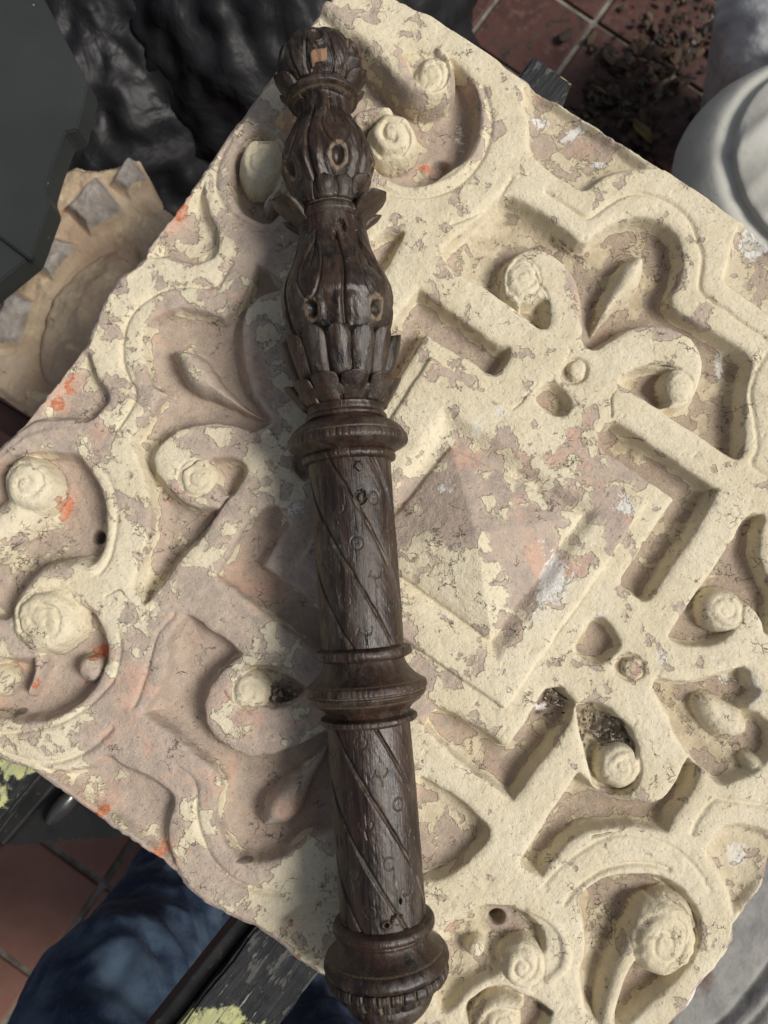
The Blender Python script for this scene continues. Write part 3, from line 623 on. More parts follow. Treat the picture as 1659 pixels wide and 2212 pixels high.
# ------------------------------------------------------------------ the carved dark wooden baluster lying on the panel
AXZ = ZS + 0.0405
def axx(y): return 690 + 0.0745 * (y - 127)
_o = at(axx(1106), 1106, AXZ); _t = at(axx(100), 100, AXZ); _b = at(axx(2100), 2100, AXZ)
AY = (_t - _b) / np.linalg.norm(_t - _b)
_f = CP - _o; AZ = np.array([0, 0, 1.0]); AZ = AZ - AY * (AZ @ AY); AZ /= np.linalg.norm(AZ); AX = np.cross(AY, AZ)
baluster = empty('baluster', (0, 0, 0), 0, 'long dark carved wooden baluster with turned rings and leaf cups lying across the painted panel', 'baluster')
baluster.matrix_world = Matrix(((AX[0], AY[0], AZ[0], _o[0]), (AX[1], AY[1], AZ[1], _o[1]), (AX[2], AY[2], AZ[2], _o[2]), (0, 0, 0, 1)))
def ax_s(y):
    p = at(axx(y), y, AXZ); return (p - _o) @ AY
def ax_k(y):
    p = at(axx(y), y, AXZ); return ((CP - p) @ CB) / F           # metres per picture unit there
yy_ = np.linspace(0, 2300, 120); ss_ = np.array([ax_s(v) for v in yy_]); kk_ = np.array([ax_k(v) for v in yy_])
def Sy(y): return np.interp(y, yy_, ss_)
def Ky(y): return np.interp(y, yy_, kk_)
def spline(st, y):
    """monotone-ish smooth interpolation of the turned profile"""
    a = np.array(st, float); x, v = a[:, 0], a[:, 1]
    d = np.diff(v) / np.diff(x); m = np.zeros(len(x)); m[0], m[-1] = d[0], d[-1]
    for i in range(1, len(x) - 1): m[i] = 0 if d[i - 1] * d[i] <= 0 else 2 * d[i - 1] * d[i] / (d[i - 1] + d[i])
    i = np.clip(np.searchsorted(x, y) - 1, 0, len(x) - 2); h = x[i + 1] - x[i]; t = (y - x[i]) / h
    return (2 * t**3 - 3 * t**2 + 1) * v[i] + (t**3 - 2 * t**2 + t) * h * m[i] + (-2 * t**3 + 3 * t**2) * v[i + 1] + (t**3 - t**2) * h * m[i + 1]

# wood: near-black waxed oak, pale open grain, tan dust in the cuts
t = NT('dark waxed carved oak')
g0 = t.mapping(scale=(1, 0.045, 1))
gw = t.vadd(g0, t.noise(30, 3, 0.5, out='Color'), 0.0012)
grain = t.noise(900, 5, 0.65, vec=gw)
grain2 = t.noise(240, 4, 0.6, vec=gw)
big = t.noise(26, 4, 0.55)
big2 = t.noise(70, 5, 0.6, vec=t.mapping(scale=(1, .35, 1), loc=(3, 1, 2)))
fleck = t.noise(1150, 3, 0.6, vec=t.mapping(scale=(1, 0.13, 1), loc=(5, 5, 5)))
dust = t.attr('dust'); endg = t.attr('endgrain')
colw = t.mix(t.range(grain2, 0.38, 0.64), (0.0078, 0.0048, 0.0036), (0.039, 0.0225, 0.0145))
colw = t.mix(t.mul(t.range(big, 0.45, 0.68), 0.6), colw, (0.046, 0.022, 0.013))
colw = t.mix(t.mul(t.range(big2, 0.50, 0.70), 0.60), colw, (0.080, 0.066, 0.053))
colw = t.mix(t.mul(t.range(grain, 0.58, 0.70), 0.42), colw, (0.13, 0.105, 0.085))
colw = t.mix(t.mul(t.mul(t.range(fleck, 0.62, 0.69), t.range(big2, 0.40, 0.60)), 0.55), colw, (0.28, 0.24, 0.19))
colw = t.mix(t.mul(t.range(t.add(dust, t.mul(grain, 0.8)), 0.72, 1.15), 0.85), colw, (0.17, 0.12, 0.070))
wr = t.range(big2, 0.3, 0.7, 0.22, 0.44)
wr = t.add(wr, t.mul(grain, 0.14)); wr = t.add(wr, t.mul(dust, 0.25))
wn = t.bump(t.add(t.mul(grain, 0.9), t.add(t.mul(grain2, 0.6), t.mul(t.noise(240, 4, 0.6), 0.4))), 0.0007, 0.60)
M_WOOD = t.done(colw, wr, wn, 0.5)
t = NT('fresh broken wood')
M_CHIP = t.done(t.mix(t.noise(600, 4, 0.6, vec=t.mapping(scale=(1, .06, 1))), (0.27, 0.155, 0.082), (0.13, 0.068, 0.035)), 0.7, t.bump(t.noise(800, 3, vec=t.mapping(scale=(1, .06, 1))), 0.0005))

# angles: dense on the side that shows
def thetas(n, front=0.72):
    u = np.linspace(0, 1, n, endpoint=False)
    nf = int(n * front); a = np.linspace(-1.9, 1.9, nf, endpoint=False); b = np.linspace(1.9, 2 * np.pi - 1.9, n - nf, endpoint=False)
    return np.concatenate([a, b])
def turned(name, st, nt, ns, disp=None, parent=None, seed=0, wob=0.0004, caps=True, mat=None):
    th = thetas(nt); y = np.linspace(st[0][0], st[-1][0], ns)
    R = spline(st, y) * Ky(y); S = Sy(y)
    TH, YY = np.meshgrid(th, y); RR = np.repeat(R[:, None], nt, 1)
    X, Z = np.sin(TH), np.cos(TH)
    d = np.zeros_like(TH); dust_ = np.zeros_like(TH)
    if disp:
        d, dust_ = disp(TH, YY, RR)
    SS = np.repeat(S[:, None], nt, 1)
    cx_, cy_ = X * 3 + seed, Z * 3
    d = d + wob * fbm(X * 2.2 + SS * 40 + seed, Z * 2.2 + seed * 1.7 + SS * 31, seed, 3)
    d = d + wob * 0.55 * fbm(X * 9 + SS * 160, Z * 9 - SS * 130 + seed, seed + 5, 2)
    r = RR + d
    V = np.stack([X * r, SS + 0 * r, Z * r], 2).reshape(-1, 3)
    i = np.arange(ns * nt).reshape(ns, nt); a, b = i[:-1], i[1:]
    Q = np.stack([a, b, np.roll(b, -1, 1), np.roll(a, -1, 1)], 2).reshape(-1, 4)
    me = np_mesh(name, V, Q)
    # close the ends
    if caps:
        bm = bmesh.new(); bm.from_mesh(me); bm.verts.ensure_lookup_table()
        for row in (i[0], i[-1][::-1]):
            try: bm.faces.new([bm.verts[k] for k in row])
            except ValueError: pass
        bmesh.ops.recalc_face_normals(bm, faces=bm.faces[-2:])
        bm.to_mesh(me); bm.free()
    av = np.zeros(len(me.vertices), np.float32); av[:dust_.size] = dust_.ravel()
    me.attributes.new('dust', 'FLOAT', 'POINT').data.foreach_set('value', av)
    return link(name, me, mat or M_WOOD, parent or baluster)
def gauss(x, w): return np.exp(-(x / w) ** 2)
def wrap(a): return (a + np.pi) % (2 * np.pi) - np.pi

def both(*fs):
    def f(TH, YY, RR):
        r = [q(TH, YY, RR) for q in fs]
        return sum(a for a, _ in r), sum(b for _, b in r)
    return f
def knots(L):
    def f(TH, YY, RR):
        d = np.zeros_like(TH); du = np.zeros_like(TH)
        for th, y, rx, ry, a in L:
            r = np.hypot(wrap(TH - th) * RR / Ky(YY) / rx, (YY - y) / ry) + .2 * vnoise(TH * 40, YY / 4, 7)
            g = sstep((1.15 - r) / .4); d += a * g; du += .35 * gauss(r - 1.05, .2)
        return d, du
    return f
# --- shafts with a sevenfold spiral of cut lines, punched rings and little forked marks between
def shaft_disp(y0, c0):
    def f(TH, YY, RR):
        K = Ky(YY); turn = 1060.0; sp = turn / 6
        ph = (YY - y0 - turn * wrap(TH) / (2 * np.pi)) / sp
        fr = ph - np.round(ph); dist = fr * sp * 0.48              # picture units across the line
        n = vnoise(YY / 22, np.round(ph) * 3.1, 4)
        d = -0.0014 * gauss(dist, 3.6 + 0.9 * n) 
        du = 0.85 * gauss(dist + 1.5, 3.0) * (0.55 + 0.45 * n)
        band = np.floor(ph)
        Xp = wrap(TH) * RR / K
        fx = np.zeros_like(d)
        for b in range(-6, 7):
            for k in range(-6, 7):
                for kind in (0, 1):
                    ym = c0 + b * 104 + k * 140 + 66 * kind + 8 * math.sin(b * 3 + k * 7)
                    tm = (ym - y0 - (b + 0.5) * sp) / turn * 2 * np.pi
                    if abs(tm) > 1.75: continue
                    if ym < YY.min() + 14 or ym > YY.max() - 14: continue
                    sel = (np.abs(YY - ym) < 40) & (np.abs(wrap(TH - tm)) < 0.55)
                    dx = (wrap(TH[sel] - tm) * RR[sel] / K[sel]); dy = YY[sel] - ym
                    r = np.hypot(dx, dy * 0.95)
                    if kind == 0:
                        g = gauss(r - 12.5, 1.5) + 0.5 * gauss(r, 1.8) + 0.25 * sstep((12 - r) / 2) * 0.3
                    else:
                        arc = gauss(np.hypot(dx - 2, dy + 6) - 14, 1.6) * (dy > -4 - dx * 0.4)
                        stem = gauss(dx + 3 - dy * 0.25, 1.6) * (dy > 4) * (dy < 27)
                        tick = gauss(dx + 13 - (dy + 2) * -0.5, 1.8) * (dy > -9) * (dy < 6)
                        g = np.maximum(np.maximum(arc, stem), tick)
                    d[sel] -= 0.00034 * g; fx[sel] = np.maximum(fx[sel], 0.24 * g)
        # open checks along the grain
        gr = vnoise(wrap(TH) * 55, YY / 60, 71); d = d - 0.00035 * sstep((gr - 0.72) / 0.2)
        return d, np.maximum(du, fx)
    return f
turned('shaft', [(1000, 89), (1100, 88.5), (1250, 89), (1398, 89)], 430, 400, both(shaft_disp(1262, 1148), knots([(0.20, 1022, 8, 10, 0.0012), (0.20, 1085, 12, 15, -0.0022), (0.20, 1085, 6, 9, 0.0022)])), seed=1, wob=0.0003)
turned('shaft', [(1560, 89), (1660, 91), (1825, 92), (1980, 93)], 430, 420, both(shaft_disp(1712, 1690), knots([(0.30, 1948, 13, 11, 0.0026), (0.05, 1956, 12, 10, 0.0012), (0.05, 1956, 5, 5, -0.003), (0.42, 1915, 3, 6, -0.003)])), seed=2, wob=0.0003)

# --- turned mouldings
def tooth(n, y0, y1, dep, wdt=0.16, ph=0.0):
    def f(TH, YY, RR):
        u = TH / (2 * np.pi) * n + ph; k = np.round(u); fr = np.abs(u - k)
        rnd = vnoise(k * 1.7, k * 0 + 2.2, 9)
        m = sstep((YY - y0) / 3) * sstep((y1 - YY) / 3)
        g = gauss(fr, wdt * (0.6 + 0.3 * rnd)) * m
        return -dep * g * (0.4 + 0.6 * np.abs(rnd)), 0.45 * g + 0.25 * m * np.maximum(0, rnd)
    return f
def creases(ys, dep=0.0006):
    def f(TH, YY, RR):
        d = np.zeros_like(TH); du = np.zeros_like(TH)
        for c in ys:
            g = gauss(YY - c, 2.2); d -= dep * g; du += 0.6 * g
        return d, du
    return f
def both(*fs):
    def f(TH, YY, RR):
        r = [q(TH, YY, RR) for q in fs]
        return sum(a for a, _ in r), sum(b for _, b in r)
    return f
turned('collar', [(878, 85), (888, 82), (896, 82), (900, 86), (906, 88), (911, 86), (914, 82), (918, 86)], 200, 40, creases([898, 914]), seed=3)
turned('moulding', [(914, 84), (918, 97), (926, 110), (935, 119), (943, 124), (947, 126), (949, 129), (960, 130), (966, 128), (972, 120), (978, 108), (984, 97)], 260, 70, both(creases([946]), tooth(64, 946, 966, 0.0007, .2)), seed=4)
turned('fillet', [(982, 92), (985, 98), (992, 100), (999, 98), (1003, 89)], 240, 24, tooth(26, 984, 1004, 0.0008, .1), seed=5, wob=0.0006)
turned('fillet', [(1394, 88), (1397, 96), (1402, 104), (1410, 105), (1417, 103), (1421, 95), (1424, 87)], 240, 30, tooth(50, 1396, 1424, 0.0005), seed=6, wob=0.0006)
turned('moulding', [(1420, 86), (1432, 89), (1444, 95), (1454, 103), (1463, 113), (1469, 122), (1471, 126), (1476, 130), (1488, 132), (1491, 129), (1494, 130), (1504, 125), (1510, 119), (1518, 108), (1528, 96), (1540, 89)], 280, 100, both(creases([1470, 1491, 1508]), tooth(74, 1472, 1492, 0.0006, .22)), seed=7)
turned('fillet', [(1538, 88), (1541, 94), (1545, 104), (1552, 105), (1557, 101), (1561, 88)], 240, 24, tooth(40, 1540, 1562, 0.0006), seed=8, wob=0.0006)
turned('fillet', [(1974, 92), (1977, 99), (1983, 108), (1992, 110), (1999, 108), (2004, 100), (2012, 97), (2014, 94)], 240, 34, creases([2003]), seed=9, wob=0.0006)
turned('moulding', [(2008, 93), (2020, 97), (2031, 104), (2040, 114), (2047, 124), (2049, 127), (2058, 133), (2070, 136), (2078, 133), (2082, 128)], 280, 70, creases([2048]), seed=10)
turned('dentil_ring', [(2080, 122), (2083, 131), (2094, 134), (2104, 131), (2108, 112)], 360, 30, both(tooth(30, 2082, 2108, 0.0030, .13), tooth(90, 2082, 2108, 0.0007)), seed=11, wob=0.0007)
turned('dentil_ring', [(2104, 105), (2110, 109), (2124, 107), (2134, 102), (2138, 90)], 360, 30, both(tooth(17, 2108, 2140, 0.0034, .10, .4), tooth(70, 2108, 2140, 0.0007)), seed=12, wob=0.0008)
turned('drop_finial', [(2132, 93), (2146, 95), (2160, 90), (2172, 82), (2184, 71), (2196, 56), (2206, 38), (2212, 20), (2214, 3)], 240, 70, None, seed=13)

# --- vases with eyelets and leaf cuts
def vase_disp(n, ph, ye, yn, rad, yend):
    """n eyelets at height ye, leaf outlines rising to the neck yn, a seam between each two leaves"""
    def f(TH, YY, RR):
        K = Ky(YY); d = np.zeros_like(TH); du = np.zeros_like(TH)
        for k in range(n):
            a = wrap(TH - (ph + 2 * np.pi * k / n)); dx = a * RR / K; dy = YY - ye
            r = np.hypot(dx * 1.18, dy * 0.92) + 1.6 * vnoise(TH * 7 + k, YY / 9, 33)
            d += (0.0012 + 0.0006 * np.sin(a * 9 + k)) * gauss(r - rad * 1.3, rad * 0.5) - 0.0030 * sstep((rad * 0.95 - r) / (rad * 0.75))
            du += (0.72 + 0.3 * vnoise(TH * 20, YY / 7, 34)) * gauss(r - rad * 1.1, rad * 0.3)
            # lance-shaped cut above the eyelet
            v = np.clip((ye - rad - YY) / (ye - rad - yn), 0, 1)
            half = rad * (1.5 * np.sin(np.pi * np.clip(v, 0, 1) ** 0.7) + 0.12)
            on = (YY < ye - rad) & (YY > yn - 6)
            line = gauss(np.abs(dx) - half, 3.4) * on * sstep((0.75 - v) / 0.3)
            d -= 0.0011 * line; du += 0.30 * line
            d -= 0.0014 * sstep((half - 3 - np.abs(dx)) / 5) * on * sstep((v - 0.30) / 0.15) * sstep((0.95 - v) / 0.1)
            mid = gauss(dx, 2.6) * on * (v > 0.45); d -= 0.0012 * mid; du += 0.5 * mid
            # leaf lobe flanks
            b = wrap(TH - (ph + 2 * np.pi * (k + 0.5) / n)); bx = b * RR / K
            seam = gauss(bx + 3 * np.sin(YY / 26), 3.6); d -= 0.0022 * seam * sstep((YY - yn) / 20) ; du += 0.30 * seam
            fl = gauss(np.abs(bx) - 20 - 10 * np.sin((YY - yn) / (yend - yn) * np.pi), 4.0) * sstep((YY - yn - 25) / 25)
            d -= 0.0 * fl
            d += 0.0016 * gauss(np.abs(bx) - 13, 9) * sstep((YY - ye + 30) / 20)
        # fluting of the neck
        m = sstep((yn + 55 - YY) / 45)
        fl = np.cos(TH * n + ph); d -= 0.0013 * m * (1 - fl) * 0.5
        return d, np.clip(du, 0, 1)
    return f
turned('vase', [(224, 60), (238, 56), (256, 58), (275, 66), (295, 78), (315, 89), (335, 96), (350, 98.5), (365, 97), (380, 93), (400, 85), (416, 77), (428, 70)], 420, 230, vase_disp(5, 0.25, 386, 250, 18, 424), seed=20, wob=0.0006)
turned('vase', [(484, 71), (495, 72), (505, 73), (525, 77), (545, 82), (565, 89), (585, 98), (605, 108), (625, 116), (645, 120), (660, 120), (675, 117), (690, 113), (715, 106), (735, 98), (750, 92)], 460, 250, both(vase_disp(5, -0.50, 700, 530, 18, 745), knots([(0.28, 521, 10, 15, -0.004), (0.05, 545, 5, 16, -0.0015)])), seed=21, wob=0.0007)
turned('collar', [(416, 68), (424, 74), (440, 75), (456, 74), (462, 68), (467, 70), (474, 76), (482, 77), (490, 70)], 260, 50, both(creases([462]), tooth(16, 414, 460, 0.0022, .12, .3)), seed=22, wob=0.0007)
def bud_disp(TH, YY, RR):
    K = Ky(YY); d = np.zeros_like(TH); du = np.zeros_like(TH)
    for k in range(6):
        a = wrap(TH - (0.52 + 2 * np.pi * k / 6)); dx = a * RR / K
        g = gauss(np.abs(dx) - 30 * np.clip((206 - YY) / 110, 0.15, 1) ** 0.5, 3.0); d -= 0.0011 * g; du += 0.35 * g
        d += 0.0016 * gauss(dx, 22)
        b = wrap(TH - (2 * np.pi * k / 6 - 0.05)); r = np.hypot(b * RR / K, (YY - 140) * 1.0)
        d += 0.0018 * gauss(r - 16, 4) - 0.0016 * gauss(r, 9); du += 0.35 * gauss(r - 19, 3)
    return d, np.clip(du, 0, 1)
turned('bud', [(88, 4), (91, 33), (98, 52), (108, 66), (122, 78), (138, 86), (152, 88), (166, 86.5), (178, 83), (190, 77), (197, 70), (202, 66)], 360, 120, bud_disp, seed=23, wob=0.0012)
turned('collar', [(194, 68), (203, 67), (209, 72), (214, 77), (220, 77), (224, 72), (227, 63), (231, 57)], 220, 36, creases([208, 226]), seed=24, wob=0.0007)

# --- petals: curved shells, every one its own piece
def petal(name, th, wang, y0, y1, r0, r1, thick, bulge=0.003, sharp=2.6, curl=0.0, parent=None, nu=13, nv=15, start=0.62, seed=0):
    u = np.linspace(-1, 1, nu); v = np.linspace(0, 1, nv); U, V_ = np.meshgrid(u, v)
    w = (1 - np.clip((V_ - start) / (1 - start), 0, 1) ** sharp * 0.97) ** 0.5
    taper = 0.86 + 0.14 * V_
    y = y0 + (y1 - y0) * V_
    K = Ky(y); r = (r0 + (r1 - r0) * (V_ ** 1.15)) * K + curl * V_ ** 3
    r = r + bulge * (1 - (U * 1.0) ** 2) * (0.4 + 0.6 * np.sin(np.pi * np.clip(V_ * 0.9 + 0.05, 0, 1)))
    r = r + 0.0006 * fbm(U * 2 + seed, V_ * 3 + seed * 2.3, 80, 2)
    T = th + wang * U * w * taper
    S = Sy(y)
    out = np.stack([np.sin(T) * r, S, np.cos(T) * r], 2)
    tk = thick * (0.55 + 0.45 * (1 - V_))
    ri = r - tk - bulge * (1 - U ** 2) * 0.3
    inn = np.stack([np.sin(T) * ri, S, np.cos(T) * ri], 2)
    P = np.concatenate([out.reshape(-1, 3), inn.reshape(-1, 3)])
    i = np.arange(nu * nv).reshape(nv, nu); m = nu * nv
    q = np.stack([i[:-1, :-1], i[1:, :-1], i[1:, 1:], i[:-1, 1:]], 2).reshape(-1, 4)
    qi = q[:, ::-1] + m
    ring = np.concatenate([i[0, :], i[1:, -1], i[-1, -2::-1], i[-2:0:-1, 0]])
    rn = np.roll(ring, -1)
    qs = np.stack([ring, rn, rn + m, ring + m], 1)
    Q = np.concatenate([q, qi, qs])
    if y1 < y0: Q = Q[:, ::-1]
    me = np_mesh(name, P, Q)
    du = np.concatenate([(0.45 * np.abs(U) ** 3).ravel(), np.full(m, 0.3)]).astype(np.float32)
    me.attributes.new('dust', 'FLOAT', 'POINT').data.foreach_set('value', du)
    o = link(name, me, M_WOOD, parent or baluster)
    bm = bmesh.new(); bm.from_mesh(me); bmesh.ops.recalc_face_normals(bm, faces=bm.faces); bm.to_mesh(me); bm.free()
    return o
cup = turned('leaf_cup', [(728, 92), (736, 100), (755, 108), (785, 105), (815, 98), (835, 92), (846, 98), (856, 104), (866, 100), (875, 92), (884, 82)], 220, 60, None, seed=30)
for k in range(14):
    a = -0.03 + 2 * np.pi * k / 14
    petal('petal', a, 0.232, 840, 741 + 4 * math.sin(k * 2.3), 97, 124 + 2 * math.sin(k * 5), 0.008, 0.0027, 2.0, 0.0012, cup, 19, 26, 0.70, k)
for k in range(11):
    a = 0.22 + 2 * np.pi * k / 11
    petal('leaf', a, 0.275, 884, 833 + 3 * math.sin(k * 3.1), 88, 121 + 4 * math.sin(k * 1.9), 0.006, 0.0022, 3.0, 0.001, cup, 15, 14, 0.62, k + 20)
for a in (-1.22, 1.16, -2.3, 2.2, 3.14):
    petal('petal', a, 0.44, 496, 448, 66, 121, 0.010, 0.003, 3.6, 0.001, None, 13, 14, 0.5, int(a * 7) + 50)
for a in (0.98, -2.0, 2.0, 2.9, -2.8):
    petal('petal', a, 0.34, 456, 412, 66, 96, 0.011, 0.002, 2.6, 0.001, None, 13, 12, 0.6, int(a * 7) + 60)
for a in (-0.72, -0.12, 0.48):
    petal('petal', a, 0.27, 461, 416, 72, 78, 0.004, 0.0018, 2.8, 0.0, None, 13, 12, 0.7, int(a * 9) + 64)
for a in (-1.25, 1.22, -2.1, 2.1, 2.8, -2.8):
    petal('petal', a, 0.44, 232, 182, 58, 96, 0.010, 0.0022, 2.6, 0.0015, None, 13, 12, 0.55, int(a * 5) + 70)
for a in (1.05, -1.9, 1.75, 2.5, -2.6):
    petal('petal', a, 0.36, 206, 164, 66, 94, 0.010, 0.002, 2.6, 0.001, None, 13, 12, 0.55, int(a * 5) + 80)
# the pale fresh break on the bud
def chip_patch():
    th = np.linspace(-0.22, 0.18, 12); y = np.linspace(172, 192, 8); T, Y = np.meshgrid(th, y)
    Y = Y - 7 * (T / 0.3) + 2 * np.sin(T * 17)
    r = (spline([(150, 88), (166, 86.5), (178, 83), (190, 77), (197, 70), (215, 60)], Y) * Ky(Y)) + 0.0024 + 0.0004 * np.sin(T * 30)
    P = np.stack([np.sin(T) * r, Sy(Y), np.cos(T) * r], 2).reshape(-1, 3); i = np.arange(96).reshape(8, 12)
    q = np.stack([i[:-1, :-1], i[1:, :-1], i[1:, 1:], i[:-1, 1:]], 2).reshape(-1, 4)
    me = np_mesh('chip', P, q); o = link('chip', me, M_CHIP, baluster)
    so = o.modifiers.new('solid', 'SOLIDIFY'); so.thickness = 0.004; so.offset = -1
    o['label'] = 'pale orange patch of freshly broken wood'
chip_patch()
# ------------------------------------------------------------------ the floor: quarry tiles set in mortar
def box_mesh(name, sx, sy, sz, bevel=0.004, seg=2):
    bm = bmesh.new(); bmesh.ops.create_cube(bm, size=1.0)
    bmesh.ops.scale(bm, vec=(sx, sy, sz), verts=bm.verts)
    bmesh.ops.bevel(bm, geom=bm.edges[:], offset=bevel, segments=seg, affect='EDGES', profile=0.5)
    me = bpy.data.meshes.new(name); bm.to_mesh(me); bm.free(); return me
t = NT('mortar between tiles')
mt = t.noise(25, 5, 0.6); soil = t.range(t.noise(2.2, 5, 0.6, vec=t.tc), 0.45, 0.6)
M_MORTAR = t.done(t.mix(t.range(mt, .35, .65), (0.10, 0.088, 0.072), (0.24, 0.215, 0.18)), 0.95, t.bump(t.noise(300, 4), 0.002))
def tile_mat(name, a, b, dirt):
    t = NT(name); oi = t.n.new('ShaderNodeObjectInfo')
    pos = t.n.new('ShaderNodeNewGeometry').outputs['Position']
    n = t.noise(9, 5, 0.6, vec=pos); n2 = t.noise(60, 5, 0.6, vec=pos)
    c = t.mix(t.range(n, .35, .65), a, b)
    hs = t.n.new('ShaderNodeHueSaturation'); t.set(hs, 'Color', c); t.set(hs, 'Value', t.range(oi.outputs['Random'], 0, 1, .82, 1.12, False))
    c = t.mix(t.mul(t.range(n2, .5, .7), .4), hs.outputs[0], (0.20, 0.13, 0.10))
    c = t.mix(t.range(t.add(t.mul(n, .6), t.mul(n2, .5)), .62 - dirt, .72 - dirt), c, (0.018, 0.015, 0.012))
    return t.done(c, t.range(n2, .3, .7, .45, .75), t.bump(t.noise(400, 4, vec=pos), 0.0006, .6), .4)
M_TILE = tile_mat('quarry tile', (0.19, 0.088, 0.062), (0.24, 0.115, 0.083), -0.06)
M_TILE2 = tile_mat('soiled and shaded quarry tile', (0.050, 0.019, 0.015), (0.075, 0.028, 0.021), 0.045)  # darker tile copy: shade beside the casts painted into the colour, plus soil
TS = 0.177; TA = math.radians(-34.8); TO = at(222, 1911, 0)
bm = bmesh.new(); bmesh.ops.create_grid(bm, x_segments=2, y_segments=2, size=4.0)
floor = bm_obj('floor', bm, M_MORTAR); tag(floor, 'red quarry tile floor with grey mortar joints', kind='structure'); floor.location = (TO[0], TO[1], -0.006); floor.rotation_euler = (0, 0, TA)
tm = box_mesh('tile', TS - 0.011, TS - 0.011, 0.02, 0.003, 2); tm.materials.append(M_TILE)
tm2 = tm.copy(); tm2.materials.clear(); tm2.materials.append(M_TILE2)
for i in range(-6, 10):
    for j in range(-5, 14):
        x, y = (i + .5) * TS, (j + .5) * TS
        wx = TO[0] + math.cos(TA) * x - math.sin(TA) * y; wy = TO[1] + math.sin(TA) * x + math.cos(TA) * y
        if abs(wx) > 1.25 or abs(wy) > 1.35: continue
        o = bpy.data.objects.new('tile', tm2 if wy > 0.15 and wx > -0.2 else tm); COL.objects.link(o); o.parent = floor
        for p in o.data.polygons: pass
        o.location = (x + random.uniform(-.001, .001), y + random.uniform(-.001, .001), -0.0035 + random.uniform(-.001, .001))
        o.rotation_euler = (random.uniform(-.004, .004), random.uniform(-.004, .004), random.uniform(-.006, .006))

# ------------------------------------------------------------------ the folding workbench under the panel
t = NT('chipped black paint on board')
gv = t.mapping(scale=(1, 0.12, 1))
n = t.noise(40, 8, 0.65); n2 = t.noise(24, 7, 0.6, vec=t.mapping(loc=(3, 3, 0))); n3 = t.noise(300, 4, 0.6, vec=gv); n4 = t.noise(90, 6, .65, vec=t.mapping(scale=(1, .3, 1), loc=(1, 5, 0)))
ye = t.attr('yellow')
c = t.mix(t.range(n3, .4, .7), (0.012, 0.013, 0.015), (0.03, 0.031, 0.034))
c = t.mix(t.range(n4, .54, .60), c, (0.085, 0.083, 0.078))
c = t.mix(t.range(t.noise(240, 6, .7, vec=gv), .63, .70), c, (0.30, 0.28, 0.25))
c = t.mix(t.range(t.add(t.mul(n2, .8), ye), 0.88, 0.92), c, t.mix(t.range(n3, .4, .6), (0.50, 0.50, 0.23), (0.38, 0.39, 0.21)))
M_BLACK = t.done(c, t.range(n, .3, .7, .45, .7), t.bump(t.add(n3, t.range(n4, .54, .60)), 0.001, .8), .4)
t = NT('bare wood edge'); M_BARE = t.done(t.mix(t.noise(200, 4, vec=t.mapping(scale=(1, .1, 1))), (0.34, 0.26, 0.17), (0.18, 0.13, 0.085)), .8, t.bump(t.noise(500, 3), .0006))
t = NT('black enamelled steel'); M_STEEL = t.done(t.mix(t.range(t.noise(120, 6, .7), .60, .66), (0.006, 0.006, 0.006), (0.04, 0.037, 0.034)), t.range(t.noise(30, 4), .3, .7, .4, .6), t.bump(t.noise(90, 4), .0008, .5), .5)
t = NT('worn bright steel'); M_BRIGHT = t.done((0.10, 0.105, 0.10), 0.28, t.bump(t.noise(60, 3), .001), .5, Metallic=.7)
ZB = ZS - 0.0485
bench = empty('workbench', (0, 0, 0), 0, 'black painted folding workbench carrying the relief, its boards chipped to yellow and bare wood', 'workbench')
def board(p0, p1, width, thick, ztop, yel, label=None):
    d = (p1 - p0)[:2]; L = np.linalg.norm(d); a = math.atan2(d[1], d[0]) - math.pi / 2
    ny = int(L / 0.006); nx = 14
    bm = bmesh.new(); bmesh.ops.create_cube(bm, size=1.0); bmesh.ops.scale(bm, vec=(width, L, thick), verts=bm.verts)
    bmesh.ops.subdivide_edges(bm, edges=[e for e in bm.edges if abs(e.verts[0].co.y - e.verts[1].co.y) > L * .5], cuts=ny)
    bmesh.ops.bevel(bm, geom=[e for e in bm.edges if abs(e.verts[0].co.z - e.verts[1].co.z) < 1e-5 and e.verts[0].co.z > 0 and (abs(abs(e.verts[0].co.x) - width / 2) < 1e-5 and abs(abs(e.verts[1].co.x) - width / 2) < 1e-5 and e.verts[0].co.x * e.verts[1].co.x > 0 or abs(e.verts[0].co.x - e.verts[1].co.x) > width * .5 and abs(abs(e.verts[0].co.y) - L / 2) < 1e-5)], offset=0.0022, segments=2, affect='EDGES')
    for v in bm.verts: v.co.x += 0.0005 * math.sin(v.co.y * 130) + random.uniform(-.0003, .0003); v.co.z += random.uniform(-.0002, .0002)
    bm.faces.ensure_lookup_table()
    o = bm_obj('board', bm, M_BLACK, bench); o.data.materials.append(M_BARE)
    for f in o.data.polygons:                                             # paint is worn off the rounded arrises
        if 0.2 < abs(f.normal.z) < 0.97: f.material_index = 1 if random.random() < 0.8 else 0
    o.location = ((p0[0] + p1[0]) / 2, (p0[1] + p1[1]) / 2, ztop - thick / 2); o.rotation_euler = (0, 0, a)
    y = np.array([v.co.y for v in o.data.vertices]) + L / 2
    o.data.attributes.new('yellow', 'FLOAT', 'POINT').data.foreach_set('value', np.interp(y, yel[0], yel[1]).astype(np.float32))
    if label: o['label'] = label
    return o, a
